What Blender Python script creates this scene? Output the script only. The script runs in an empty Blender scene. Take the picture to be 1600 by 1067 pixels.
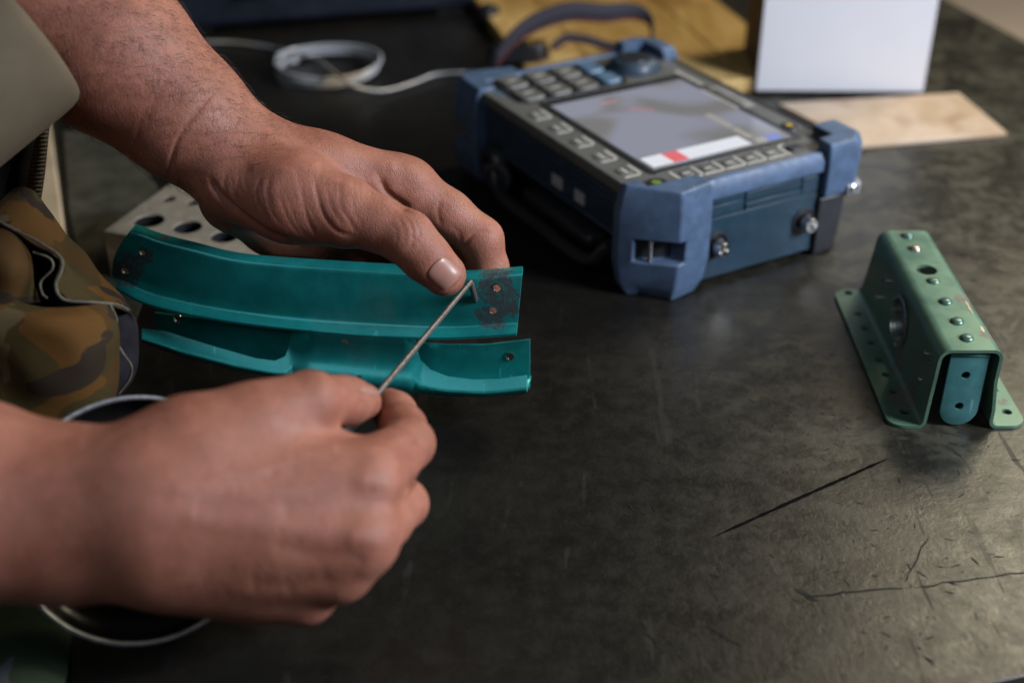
import bpy, math, random
import numpy as np
from mathutils import Vector, Matrix
random.seed(7); RNG = np.random.default_rng(7)

# ------------------------------------------------------------------ camera
LENS_PX = 2021.0; PITCH = math.radians(31.2); CAM_H = 0.41
CAM = np.array([0.0, 0.0, CAM_H])
FW = np.array([0, math.cos(PITCH), -math.sin(PITCH)]); RT = np.array([1.0, 0, 0]); UP = np.array([0, math.sin(PITCH), math.cos(PITCH)])
scene = bpy.context.scene
cam_data = bpy.data.cameras.new('camera'); cam = bpy.data.objects.new('camera', cam_data)
scene.collection.objects.link(cam); scene.camera = cam
cam.location = CAM.tolist(); cam.rotation_euler = (math.pi / 2 - PITCH, 0, 0)
cam_data.sensor_width = 36.0; cam_data.lens = LENS_PX / 1600 * 36.0
cam_data.clip_start = 0.02; cam_data.clip_end = 50
cam_data.dof.use_dof = True; cam_data.dof.focus_distance = 0.665; cam_data.dof.aperture_fstop = 4.0
cam_data.dof.aperture_blades = 7
# ------------------------------------------------------------------ world and lamps
world = bpy.data.worlds.new('World'); scene.world = world; world.use_nodes = True
world.node_tree.nodes['Background'].inputs[0].default_value = (0.56, 0.60, 0.68, 1)
world.node_tree.nodes['Background'].inputs[1].default_value = 0.021
def area(name, loc, target, size, power, col):
    d = bpy.data.lights.new(name, 'AREA'); d.shape = 'RECTANGLE'; d.size = size[0]; d.size_y = size[1]
    d.energy = power; d.color = col
    o = bpy.data.objects.new(name, d); scene.collection.objects.link(o); o.location = loc
    o.rotation_euler = (Vector(target) - Vector(loc)).to_track_quat('-Z', 'Y').to_euler()
    return o
area('window_light', (1.10, 0.26, 0.68), (0.10, 0.70, 0.0), (0.36, 0.36), 26.0, (0.83, 0.885, 1.0))
area('room_fill_light', (-0.55, -0.55, 1.35), (0.0, 0.75, 0.0), (1.1, 0.8), 3.8, (0.80, 0.88, 1.0))  # added fill for the room's ambient light, lifts the tester's left bumper
area('ceiling_lamp', (0.88, 1.38, 0.92), (0.2, 0.55, 0.0), (0.50, 0.40), 9.0, (1.0, 0.87, 0.62))
scene.view_settings.view_transform = 'Standard'; scene.view_settings.look = 'None'
scene.view_settings.exposure = 0.0; scene.view_settings.gamma = 1.0
scene.render.engine = 'CYCLES'; scene.cycles.use_denoising = True
scene.cycles.max_bounces = 6; scene.cycles.caustics_reflective = False; scene.cycles.caustics_refractive = False

# ------------------------------------------------------------------ helpers
def ray(px, py): return FW + RT * ((px - 800) / LENS_PX) + UP * ((533.5 - py) / LENS_PX)
def T(px, py, z=0.0):
    r = ray(px, py); return CAM + r * ((z - CAM_H) / r[2])
def D(px, py, d): return CAM + ray(px, py) * d
def projpx(X):
    v = X - CAM; z = v @ FW
    return 800 + LENS_PX * (v @ RT) / z, 533.5 - LENS_PX * (v @ UP) / z
def unit(v): v = np.asarray(v, float); return v / np.linalg.norm(v)
COL = scene.collection
OFF = {}
def thing(name, label, cat, loc, group=None, kind=None):
    o = bpy.data.objects.new(name, None); COL.objects.link(o); o.location = tuple(float(c) for c in loc)
    o.empty_display_size = 0.02
    o['label'] = label; o['category'] = cat
    if group: o['group'] = group
    if kind: o['kind'] = kind
    OFF[o.name] = np.array(loc, float)
    return o
def tag(o, label=None, cat=None, group=None, kind=None):
    if label: o['label'] = label
    if cat: o['category'] = cat
    if group: o['group'] = group
    if kind: o['kind'] = kind
    return o
def obj(name, mb, mat, parent=None, loc=None, smooth=40, bevel=0, solid=0, subsurf=0, bevel_seg=2):
    """Link a mesh built in world coordinates as ONE object (a part of parent, or a thing with its origin at loc)."""
    V = np.asarray(mb.v, float).reshape(-1, 3)
    off = OFF[parent.name] if parent is not None else (np.array(loc, float) if loc is not None else np.array([*V.mean(0)[:2], V[:, 2].min()]))
    me = bpy.data.meshes.new(name); me.from_pydata((V - off).tolist(), [], [list(map(int, f)) for f in mb.f]); me.update()
    if smooth:
        me.polygons.foreach_set('use_smooth', [True] * len(me.polygons))
        if smooth < 180: me.set_sharp_from_angle(angle=math.radians(smooth))
    o = bpy.data.objects.new(name, me); COL.objects.link(o)
    if mat is not None: me.materials.append(mat)
    if parent is not None: o.parent = parent
    else: o.location = off.tolist()
    OFF[o.name] = off
    if solid: m = o.modifiers.new('solid', 'SOLIDIFY'); m.thickness = solid; m.offset = 0
    if bevel: m = o.modifiers.new('bevel', 'BEVEL'); m.width = bevel; m.segments = bevel_seg; m.limit_method = 'ANGLE'; m.angle_limit = math.radians(35); m.harden_normals = False
    if subsurf: m = o.modifiers.new('sub', 'SUBSURF'); m.levels = subsurf; m.render_levels = subsurf
    return o
class MB:
    def __init__(s): s.v = []; s.f = []
    def add(s, v, f):
        n = len(s.v); s.v.extend([tuple(map(float, p)) for p in v]); s.f.extend([tuple(n + i for i in q) for q in f]); return s
    def box(s, x0, x1, y0, y1, z0, z1, X=None):
        v = np.array([(x, y, z) for z in (z0, z1) for y in (y0, y1) for x in (x0, x1)], float)
        if X: v = np.array([X(*p) for p in v])
        return s.add(v, [(0, 2, 3, 1), (4, 5, 7, 6), (0, 1, 5, 4), (2, 6, 7, 3), (0, 4, 6, 2), (1, 3, 7, 5)])
    def prism(s, poly, z0, z1, X=None, inset_top=0, c=None):
        n = len(poly); p = np.array(poly, float); cc = p.mean(0) if c is None else np.array(c)
        top = p + (cc - p) / np.maximum(np.linalg.norm(cc - p, axis=1, keepdims=True), 1e-9) * inset_top
        v = [(x, y, z0) for x, y in p] + [(x, y, z1) for x, y in top]
        if X: v = [X(*q) for q in v]
        return s.add(v, [tuple(range(n - 1, -1, -1)), tuple(range(n, 2 * n))] + [(i, (i + 1) % n, n + (i + 1) % n, n + i) for i in range(n)])
    def loft(s, rings, cap=True, closed=True):
        n = len(rings[0]); v = [p for r in rings for p in r]; f = []
        for i in range(len(rings) - 1):
            for j in range(n if closed else n - 1):
                a, b = i * n + j, i * n + (j + 1) % n
                f.append((a, b, b + n, a + n))
        if cap: f.append(tuple(range(n - 1, -1, -1))); f.append(tuple(range((len(rings) - 1) * n, len(rings) * n)))
        return s.add(v, f)
    def tube(s, path, r, n=10, cap=True):
        P = np.asarray(path, float); m = len(P); R = np.broadcast_to(r, (m,)) if np.ndim(r) else np.full(m, r)
        t = np.gradient(P, axis=0); t /= np.maximum(np.linalg.norm(t, axis=1, keepdims=True), 1e-9)
        u = unit(np.cross(t[0], [0.3, 0.2, 0.93])); rings = []
        for i in range(m):
            u = unit(u - t[i] * (u @ t[i])); w = np.cross(t[i], u)
            rings.append([P[i] + R[i] * (math.cos(a) * u + math.sin(a) * w) for a in np.arange(n) * 2 * math.pi / n])
        return s.loft(rings, cap)
    def cyl(s, p0, p1, r0, r1=None, n=24):
        p0 = np.array(p0, float); p1 = np.array(p1, float)
        return s.tube([p0, p0 + (p1 - p0) * 0.5, p1], [r0, (r0 + (r1 if r1 is not None else r0)) / 2, r1 if r1 is not None else r0], n)
    def lathe(s, c, axis, prof, n=28, cap=True):
        a = unit(axis); u = unit(np.cross(a, [0.31, 0.17, 0.9]) if abs(a[2]) < 0.95 else np.cross(a, [1, 0, 0])); w = np.cross(a, u); c = np.array(c, float)
        return s.loft([[c + a * h + r * (math.cos(t) * u + math.sin(t) * w) for t in np.arange(n) * 2 * math.pi / n] for r, h in prof], cap)
    def grid(s, G, flip=False):
        G = np.asarray(G, float); m, n = G.shape[:2]
        f = [(i * n + j, i * n + j + 1, (i + 1) * n + j + 1, (i + 1) * n + j) for i in range(m - 1) for j in range(n - 1)]
        if flip: f = [q[::-1] for q in f]
        return s.add(G.reshape(-1, 3), f)
def spline(P, n):
    """Catmull-Rom through points P, n samples (even in parameter)."""
    P = np.asarray(P, float); m = len(P); Q = np.vstack([2 * P[0] - P[1], P, 2 * P[-1] - P[-2]])
    t = np.linspace(0, m - 1 - 1e-9, n); i = t.astype(int); u = (t - i)[:, None]
    a, b, c, d = Q[i], Q[i + 1], Q[i + 2], Q[i + 3]
    return 0.5 * (2 * b + (c - a) * u + (2 * a - 5 * b + 4 * c - d) * u ** 2 + (3 * b - a - 3 * c + d) * u ** 3)
def sheet(rows, nu, nv, X):
    """Smooth surface through rows of control points; X maps (px,py,d) to world."""
    R = np.array([spline(r, nu) for r in rows]); G = np.array([spline(R[:, j], nv) for j in range(nu)]).transpose(1, 0, 2)
    return np.array([[X(*p) for p in row] for row in G])
def cut(o, cutters):
    """Bore cutters (an MB in world coordinates) out of o and keep the result as its mesh."""
    c = obj('cutter', cutters, None, loc=(0, 0, 0), smooth=0)
    m = o.modifiers.new('cut', 'BOOLEAN'); m.operation = 'DIFFERENCE'; m.object = c; m.solver = 'EXACT'; m.use_self = True
    bpy.context.view_layer.update()
    ev = o.evaluated_get(bpy.context.evaluated_depsgraph_get()); me = bpy.data.meshes.new_from_object(ev)
    old = o.data; o.modifiers.clear(); o.data = me
    cm = c.data; bpy.data.objects.remove(c); bpy.data.meshes.remove(cm); bpy.data.meshes.remove(old)
    me.polygons.foreach_set('use_smooth', [True] * len(me.polygons)); me.set_sharp_from_angle(angle=math.radians(35))

# ------------------------------------------------------------------ materials
class Mat:
    def __init__(s, name):
        s.m = bpy.data.materials.new(name); s.m.use_nodes = True; s.t = s.m.node_tree; s.b = s.t.nodes['Principled BSDF']
        s.tc = s.n('ShaderNodeTexCoord').outputs['Object']
    def n(s, k, **kw):
        x = s.t.nodes.new(k)
        for a, v in kw.items(): setattr(x, a, v)
        return x
    def ln(s, a, b): s.t.links.new(a, b)
    def put(s, sock, v):
        if isinstance(v, bpy.types.NodeSocket): s.ln(v, sock)
        elif isinstance(v, (tuple, list)) and sock.type == 'RGBA': sock.default_value = (*v[:3], 1)
        else: sock.default_value = v
    def noise(s, scale, detail=4, rough=0.55, co=None, dist=0.0):
        x = s.n('ShaderNodeTexNoise'); s.ln(co if co is not None else s.tc, x.inputs['Vector'])
        x.inputs['Scale'].default_value = scale; x.inputs['Detail'].default_value = detail; x.inputs['Roughness'].default_value = rough; x.inputs['Distortion'].default_value = dist
        return x.outputs['Fac']
    def voro(s, scale, co=None, feature='F1', out='Distance'):
        x = s.n('ShaderNodeTexVoronoi', feature=feature); s.ln(co if co is not None else s.tc, x.inputs['Vector']); x.inputs['Scale'].default_value = scale
        return x.outputs[out]
    def ramp(s, f, lo, hi, a=0.0, b=1.0):
        x = s.n('ShaderNodeMapRange', interpolation_type='SMOOTHSTEP'); s.ln(f, x.inputs[0])
        for i, v in enumerate((lo, hi, a, b)): x.inputs[1 + i].default_value = v
        return x.outputs[0]
    def mix(s, f, a, b, mode='MIX'):
        x = s.n('ShaderNodeMix', data_type='RGBA', blend_type=mode); s.put(x.inputs[0], f); s.put(x.inputs[6], a); s.put(x.inputs[7], b); return x.outputs[2]
    def math(s, op, a, b=0.0, c=0.0, clamp=False):
        x = s.n('ShaderNodeMath', operation=op, use_clamp=clamp); s.put(x.inputs[0], a); s.put(x.inputs[1], b); s.put(x.inputs[2], c); return x.outputs[0]
    def vmath(s, op, a, b=(0, 0, 0), out=0):
        x = s.n('ShaderNodeVectorMath', operation=op); s.put(x.inputs[0], a); s.put(x.inputs[1], b); return x.outputs[out]
    def mapping(s, scale=(1, 1, 1), rot=(0, 0, 0), loc=(0, 0, 0), co=None):
        x = s.n('ShaderNodeMapping'); s.ln(co if co is not None else s.tc, x.inputs[0]); x.inputs[1].default_value = loc; x.inputs[2].default_value = rot; x.inputs[3].default_value = scale; return x.outputs[0]
    def bump(s, h, strength, dist=0.0005, prev=None):
        x = s.n('ShaderNodeBump'); x.inputs['Strength'].default_value = strength; x.inputs['Distance'].default_value = dist; s.ln(h, x.inputs['Height'])
        if prev is not None: s.ln(prev, x.inputs['Normal'])
        return x.outputs[0]
    def blob(s, c, r, edge=0.35, amp=2.0, ns=210):
        """Irregular spot round point c (object space), radius r: 1 inside, 0 outside."""
        d = s.math('DIVIDE', s.vmath('DISTANCE', s.tc, tuple(c), out=1), r)
        d = s.math('ADD', d, s.math('MULTIPLY', s.math('SUBTRACT', s.noise(ns, 5, 0.65), 0.5), amp))
        return s.ramp(d, 1.0 + edge * 0.2, 1.0 - edge * 0.2)
    def seg(s, a, b, w, wob=0.0):
        """Line mark from a to b in the xy plane of object space, half width w."""
        a = np.array(a, float); b = np.array(b, float); L = np.linalg.norm(b - a); u = (b - a) / L; nrm = np.array([-u[1], u[0]])
        sx = s.n('ShaderNodeSeparateXYZ'); s.ln(s.vmath('SUBTRACT', s.tc, (a[0], a[1], 0)), sx.inputs[0])
        t = s.math('ADD', s.math('MULTIPLY', sx.outputs[0], u[0]), s.math('MULTIPLY', sx.outputs[1], u[1]))
        d = s.math('ADD', s.math('MULTIPLY', sx.outputs[0], nrm[0]), s.math('MULTIPLY', sx.outputs[1], nrm[1]))
        if wob: d = s.math('ADD', d, s.math('MULTIPLY', s.math('SUBTRACT', s.noise(60, 3), 0.5), wob))
        d = s.math('ABSOLUTE', d)
        e = s.math('MULTIPLY', s.ramp(t, -0.001, 0.001), s.ramp(t, L + 0.002, L - 0.002))
        return s.math('MULTIPLY', s.ramp(d, w * 1.15, w * 0.45), e)
    def set(s, **kw):
        nm = dict(col='Base Color', rough='Roughness', metal='Metallic', spec='Specular IOR Level', nrm='Normal', sss='Subsurface Weight', coat='Coat Weight', coat_rough='Coat Roughness',
                  em='Emission Color', emf='Emission Strength', trans='Transmission Weight', ior='IOR', sheen='Sheen Weight', alpha='Alpha')
        for k, v in kw.items(): s.put(s.b.inputs[nm[k]], v)
        return s
def basic(name, col, rough=0.5, metal=0.0, var=0.2, vs=60, bump=0.15, bs=700, spec=0.5, coat=0.0, specks=0.0):
    m = Mat(name); f = m.noise(vs, 5)
    c = m.mix(m.ramp(f, 0.3, 0.7), tuple(x * (1 - var) for x in col), tuple(min(1, x * (1 + var)) for x in col))
    if specks: c = m.mix(m.ramp(m.noise(bs * 0.5, 4, 0.7), 0.64, 0.7, 0, specks), c, tuple(min(1, x * 2.2 + 0.05) for x in col))
    r = m.ramp(m.noise(vs * 2.3, 4), 0.25, 0.75, rough * 0.8, min(1, rough * 1.25))
    m.set(col=c, rough=r, metal=metal, spec=spec, coat=coat)
    if bump: m.set(nrm=m.bump(m.noise(bs, 4), bump, 0.0004))
    return m.m

# ------------------------------------------------------------------ the setting: bench top, floor
TU = unit([0.966, 0.26, 0]); TV = unit([-0.26, 0.966, 0])           # bench axes: near edge and right edge
def bench_xy(u, v): p = np.array([0.2197, 0.4003, 0]) + TU * u + TV * v; return (p[0], p[1])
def table_material():
    m = Mat('worn_black_rubber_mat')
    n1 = m.noise(9, 4, 0.6); n2 = m.noise(70, 5, 0.7)
    col = m.mix(m.ramp(n1, 0.3, 0.7), (0.0065, 0.0058, 0.0048), (0.0125, 0.0112, 0.0088))
    # pale rubbed areas, stronger toward the right-hand end
    sx = m.n('ShaderNodeSeparateXYZ'); m.ln(m.tc, sx.inputs[0])
    right = m.ramp(sx.outputs[0], 0.04, 0.30)
    patch = m.ramp(m.noise(22, 5, 0.7, None, 1.2), 0.42, 0.56)
    rub = m.math('MULTIPLY', m.math('MULTIPLY', m.ramp(n2, 0.34, 0.60, 0.35, 1.0), m.ramp(patch, 0, 1, 0.25, 1.0)), right)
    col = m.mix(m.math('MULTIPLY', rub, 0.75), col, (0.074, 0.069, 0.048))
    # dark scuffs: short strokes in three directions
    marks = None
    for k, (ang, sc, th) in enumerate(((0.5, 34, 0.665), (-0.9, 30, 0.675))):
        co = m.mapping((1, 0.12, 1), (0, 0, ang), (k * 1.7, k * 0.9, 0))
        q = m.ramp(m.noise(sc * 3.2, 2, 0.5, co, 0.6), th, th + 0.035)
        marks = q if marks is None else m.math('MAXIMUM', marks, q)
    marks = m.math('MULTIPLY', marks, m.ramp(m.noise(14, 3), 0.42, 0.6, 0.25, 1.0))
    col = m.mix(m.math('MULTIPLY', marks, 0.5), col, (0.006, 0.0055, 0.005))
    h = m.math('ADD', m.math('MULTIPLY', n2, 0.35), m.math('MULTIPLY', m.noise(240, 4, 0.65), 0.35))
    m.set(col=col, rough=m.math('ADD', m.ramp(n2, 0.3, 0.7, 0.30, 0.46), m.math('MULTIPLY', marks, 0.2)), spec=0.50, nrm=m.bump(h, 0.6, 0.0009))
    return m.m
MAT_TABLE = table_material()
poly = [bench_xy(-0.62, 0.0), bench_xy(0.50, 0.0), bench_xy(0.50, 1.42), bench_xy(-0.62, 1.42)]
bench = obj('bench_top', MB().prism(poly, -0.035, 0.0), MAT_TABLE, loc=(0, 0, 0), bevel=0.0008)
tag(bench, kind='structure')
# scratches and gouges in the mat: dark slivers of irregular width
MAT_SCRATCH2 = basic('scratch_grey', (0.013, 0.012, 0.010), 0.7, var=0.3, bump=0, spec=0.28)
MAT_SCRATCH = basic('scratch_black', (0.004, 0.0038, 0.0035), 0.9, var=0.3, bump=0, spec=0.04)
segs = [((1112, 840), (1388, 716), .0011, .0002), ((1242, 920), (1280, 938), .0014, .006), ((1255, 932), (1420, 918), .0006, .004), ((1420, 918), (1620, 892), .0004, .004), ((1452, 838), (1416, 902), .0004, .003), ((1098, 978), (1160, 1010), .0006, .006), ((1000, 960), (1030, 1010), .0004, .006)]

def sliver(a, b, w, wob):
    a = T(*a); b = T(*b); L = np.linalg.norm(b - a); n = max(8, int(L / .004)); u = unit(b - a); nn = np.array([-u[1], u[0], 0]); f = np.linspace(0, 1, n)
    off = np.cumsum(RNG.normal(0, 1, n)); off = (off - np.linspace(off[0], off[-1], n)) * wob * .16
    ww = w * np.clip(np.minimum(f, 1 - f) * 9, .12, 1) * RNG.uniform(.55, 1.15, n)
    C_ = a + np.outer(f, b - a) + np.outer(off, nn) + np.array([0, 0, .00025]); return MB().grid(np.stack([C_ - nn * ww[:, None], C_ + nn * ww[:, None]], 1))
for i_, (a_, b_, w_, k_) in enumerate(segs): obj('scratch', sliver(a_, b_, w_, k_), MAT_SCRATCH if i_ == 0 else MAT_SCRATCH2, bench, smooth=0)
# many small nicks, denser toward the worn right-hand end
nick = MB()
for _ in range(330):
    px = 1600 * RNG.beta(3.2, 1.5) + 20; py = RNG.uniform(480, 1065); p_ = T(px, py); a0 = RNG.choice([.5, -.8, 1.6, .1]) + RNG.normal(0, .35); l_ = RNG.uniform(.0012, .007); dv = np.array([math.cos(a0), math.sin(a0), 0]) * l_ / 2; nv = np.array([-dv[1], dv[0], 0]) / (l_ / 2) * RNG.uniform(.00010, .00042)
    if not (0.2 < p_[1] < 1.0): continue
    cz = np.array([0, 0, .0002]); nick.add([p_ - dv + cz, p_ - dv * .3 + nv + cz, p_ + dv * .5 + nv * .7 + cz, p_ + dv + cz, p_ + dv * .3 - nv + cz, p_ - dv * .6 - nv * .6 + cz], [(5, 4, 3, 2, 1, 0)])
for _ in range(110):
    px = 1500 * RNG.beta(2.2, 1.3) + 100; py = RNG.uniform(470, 1060); p_ = T(px, py); r_ = RNG.uniform(.0002, .0006) 
    nick.add([p_ + np.array([r_ * math.cos(q) * RNG.uniform(.6, 1.5), r_ * math.sin(q) * RNG.uniform(.6, 1.5), .0002]) for q in np.arange(6) * math.pi / 3], [tuple(range(6))])
tag(obj('scuff_marks', nick, MAT_SCRATCH2, bench, smooth=0), kind='stuff')
MAT_FLOOR = basic('beige_floor', (0.40, 0.31, 0.22), 0.5, var=0.08, vs=3)
fl = obj('floor', MB().box(-3, 4, -2, 5, -0.82, -0.80), MAT_FLOOR, loc=(0, 0, -0.8)); tag(fl, kind='structure')
low = obj('raised_floor_patch', MB().box(0.62, 1.9, 0.55, 2.6, -0.16, -0.14), basic('raised_floor_beige', (0.52, 0.42, 0.32), 0.5, var=0.06, vs=4), loc=(1.2, 1.6, -.16), bevel=0.004); tag(low, kind='structure')  # raised stand-in for the beige floor, added where the lamp reaches it

# ------------------------------------------------------------------ things at the back of the bench
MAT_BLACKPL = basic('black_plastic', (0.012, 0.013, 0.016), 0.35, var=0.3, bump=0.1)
MAT_NAVYCASE = basic('navy_black_case', (0.012, 0.016, 0.026), 0.32, var=0.25, vs=20, bump=0.2, bs=500)
# dark equipment case
A0 = T(285, 58); A1 = T(745, 20); ux = unit(A1 - A0); uy = np.array([-ux[1], ux[0], 0])
t = thing('equipment_case', 'dark navy equipment case at the back of the bench, behind the coiled cable', 'case', (A0 + A1) / 2 + uy * 0.1)
L = np.linalg.norm(A1 - A0)
def CX(x, y, z): return A0 + ux * x + uy * y + np.array([0, 0, z])
obj('case_base', MB().box(-0.22, L, 0, 0.26, 0.006, 0.052, CX), MAT_NAVYCASE, t, bevel=0.006)
obj('case_lid', MB().box(-0.223, L + 0.003, -0.003, 0.263, 0.055, 0.105, CX), MAT_NAVYCASE, t, bevel=0.010)
for x in (0.06, 0.24):
    obj('latch', MB().box(x, x + 0.032, -0.012, 0.001, 0.036, 0.070, CX), MAT_BLACKPL, t, bevel=0.002)
for x in (-0.18, 0.0, L - 0.04):
    obj('case_foot', MB().box(x, x + 0.03, 0.01, 0.04, 0.0005, 0.0065, CX), MAT_BLACKPL, t)
# wooden board
def wood():
    m = Mat('golden_brown_board'); co = m.mapping((1, 0.16, 1), (0, 0, 0.24))
    g = m.noise(48, 6, 0.6, co, 1.2); g2 = m.noise(11, 4)
    c = m.mix(m.ramp(g, 0.3, 0.7), (0.52, 0.32, 0.10), (0.72, 0.50, 0.20))
    c = m.mix(m.ramp(g2, 0.52, 0.70, 0, 0.6), c, (0.26, 0.13, 0.04))
    m.set(col=c, rough=0.5, nrm=m.bump(g, 0.3, 0.001)); return m.m
bo = np.array([0.030, 1.062, 0]); bu = unit([0.973, 0.232, 0]); bv = unit([-0.232, 0.973, 0])
def BX(x, y, z): return bo + bu * x + bv * y + np.array([0, 0, z])
t = thing('wooden_board', 'golden brown wooden board lying behind the blue tester, under the dark strap', 'board', bo)
MAT_WOOD = wood()
for k, (x0, x1) in enumerate(((0, 0.062), (0.0625, 0.121), (0.1215, 0.184), (0.1845, 0.245))):
    obj('plank', MB().box(x0, x1, 0, 0.42, 0.0005, 0.013 + 0.0006 * (k % 2), BX), MAT_WOOD, t, bevel=0.0015)
# strap with buckle
def strap_mat():
    m = Mat('dark_webbing_red_edge'); g = m.noise(900, 2)
    m.set(col=m.mix(g, (0.010, 0.011, 0.022), (0.022, 0.022, 0.035)), rough=0.8, nrm=m.bump(g, 0.4, 0.0005)); return m.m
zb = 0.014
sp = [T(775, 92, .03), T(800, 60, .045), T(838, 34, .055), T(890, 18, .060), T(945, 20, .055), T(985, 17, .052), T(1012, 26, .046), T(1020, 50, .035), T(1012, 74, .024), T(985, 82, .02)]
S = spline(sp, 70)
MAT_STRAP = strap_mat(); MAT_RED = basic('red_brown_edging', (0.09, 0.016, 0.016), 0.8, var=0.2, bump=0)
t = thing('carry_strap', 'looped dark carry strap with red-brown edging and black buckle on the wooden board', 'strap', [*S[0][:2], zb])
wz = np.array([0, 0.25, 0.97]) * 0.0078
wav = 0.8 + 0.25 * np.sin(np.linspace(0, 5, 70))
obj('webbing', MB().grid(np.stack([S - wz * wav[:, None], S, S + wz * wav[:, None]], 1)), MAT_STRAP, t, solid=0.0018)
obj('edging', MB().tube(S - wz * wav[:, None], 0.0014, 8), MAT_RED, t)
S2 = spline([T(862, 74, .024), T(885, 60, .030), T(915, 62, .028), T(950, 72, .022), T(985, 78, .02)], 30)
obj('webbing', MB().grid(np.stack([S2 - wz * 0.5, S2, S2 + wz * 0.5], 1)), MAT_STRAP, t, solid=0.0018)
obj('edging', MB().tube(S2 - wz * 0.5, 0.0012, 8), MAT_RED, t)
cb = T(812, 88, .018); cu = unit([0.98, 0.12, 0.05]); cv = np.cross([0, 0, 1], cu)
def KX(x, y, z): return cb + cu * x + cv * y + np.array([0, 0, z])
obj('buckle', MB().prism([(-.030, -.010), (.020, -.012), (.029, -.004), (.027, .010), (-.022, .013), (-.032, .006)], -0.0035, 0.012, KX, 0.004), MAT_BLACKPL, t, bevel=0.002)
MAT_BRASS = basic('brass', (0.75, 0.50, 0.20), 0.22, 1.0, var=0.1)
for x, y in ((-0.004, 0.004), (0.010, 0.0), (0.020, -0.003)):
    obj('rivet', MB().lathe(KX(x, y, 0.0115), (0, 0, 1), [(0.0042, 0), (0.0038, .0016), (0.002, .0026), (0.0003, .003)], 14), MAT_BRASS, t)
# small black cap left of the strap
c = T(762, 40, 0)
obj_c = obj('rubber_stopper', MB().lathe(c, (0, 0, 1), [(.011, 0), (.0125, .002), (.0125, .015), (.011, .019), (.006, .021), (.0004, .0215)], 24), MAT_BLACKPL, loc=c)
tag(obj_c, 'small round black rubber stopper standing left of the wooden board', 'stopper')
# white box
def whitebox():
    m = Mat('white_card'); m.set(col=m.mix(m.noise(30, 4), (0.70, 0.70, 0.73), (0.76, 0.76, 0.79)), rough=0.55, nrm=m.bump(m.noise(400, 4), 0.08)); return m.m
MAT_WHITE = whitebox(); MAT_BROWNSIDE = basic('dark_brown_side', (0.12, 0.08, 0.05), 0.8, var=0.15, vs=90)
P0 = T(1180, 149); P1 = T(1441, 151); wu = unit(P1 - P0); wv = np.array([-wu[1], wu[0], 0]); Lw = np.linalg.norm(P1 - P0)
def WX(x, y, z): return P0 + wu * x + wv * y + np.array([0, 0, z])
t = thing('white_box', 'tall white carton standing beyond the tan card', 'box', P0 + wu * Lw / 2 + wv * 0.05)
obj('front_panel', MB().box(0, Lw, 0, 0.0015, 0.004, 0.20, WX), MAT_WHITE, t, bevel=0.0006)
obj('carton', MB().box(0.0006, Lw - 0.0006, 0.0017, 0.09, 0.0045, 0.199, WX), MAT_BROWNSIDE, t, bevel=0.0008)  # box sides a darker brown than the white front panel
obj('lid_flap', MB().box(0.0003, Lw - 0.0003, 0.0003, 0.0905, 0.2003, 0.2018, WX), MAT_WHITE, t)
# tan card
def tan():
    m = Mat('tan_fibreboard'); g = m.noise(14, 6, 0.6, None, 0.8)
    c = m.mix(m.ramp(g, 0.35, 0.65), (0.46, 0.33, 0.21), (0.60, 0.47, 0.35)); c = m.mix(m.ramp(m.noise(28, 5), 0.56, 0.7, 0, 0.6), c, (0.30, 0.19, 0.10))
    m.set(col=c, rough=0.55, nrm=m.bump(m.noise(260, 4), 0.15)); return m.m
pc = [T(1215, 163, .003)[:2], T(1345, 229, .003)[:2], T(1574, 209, .003)[:2], T(1498, 146, .003)[:2], T(1330, 156, .003)[:2]]
o = obj('tan_card', MB().prism(pc, 0.0005, 0.0038), tan(), bevel=0.0006); tag(o, 'thin tan fibreboard card lying in front of the white carton', 'card')
# coiled cable
def cablemat():
    m = Mat('translucent_cable'); m.set(col=m.mix(m.ramp(m.noise(9, 2), 0.55, 0.72), (0.40, 0.42, 0.45), (0.42, 0.32, 0.18)), rough=0.3, sss=0.2, coat=0.3); m.b.inputs['Subsurface Radius'].default_value = (.004, .003, .002); return m.m
cc = T(514, 116); pts = []
for k in range(150):
    a = k / 149 * 2 * math.pi * 3.1 + 2.4; r = 0.0455 + 0.0014 * math.sin(k * 0.21) + 0.001 * (k // 48)
    pts.append(cc + np.array([r * math.cos(a), r * math.sin(a) * 0.95, 0.003 + 0.0055 * (k / 149) * 2.1 + 0.001 * math.sin(a * 2 + 1)]))
line_in = [T(318, 66, .003), T(370, 67, .003), T(430, 76, .004), T(468, 86, .013)]
line_out = [T(500, 96, .016), T(530, 120, .017), T(556, 136, .012), T(600, 142, .004), T(645, 130, .003), T(680, 117, .003), T(725, 114, .003), T(760, 118, .003)]
t = thing('coiled_cable', 'thin off-white cable coiled on the bench behind the wrist', 'cable', cc)
MAT_CABLE = cablemat()
obj('coil', MB().tube(spline(pts, 300), 0.0017, 8), MAT_CABLE, t)
obj('lead', MB().tube(spline(line_in + line_out[:0] + [T(500, 96, .018), T(530, 120, .019), T(556, 136, .014)] + line_out[3:], 120), 0.0014, 8), MAT_CABLE, t)
# pale strip at the left edge of the bench
MAT_CREAM = basic('cream_paint', (0.50, 0.40, 0.26), 0.6, var=0.12, vs=25)
q0 = T(101, 362, .012); q1 = T(76, 178, .012); du = unit(q1 - q0); dn = np.array([-du[1], du[0], 0])
def SX(x, y, z): return np.array([q0[0], q0[1], 0]) + du * x + dn * y + np.array([0, 0, z])
o = obj('wooden_strip', MB().box(-0.16, 0.42, 0.0, 0.026, 0.0005, 0.012, SX), MAT_CREAM, bevel=0.0015); tag(o, 'long cream-painted wooden strip on the left of the bench, behind the webbing', 'strip')
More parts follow.
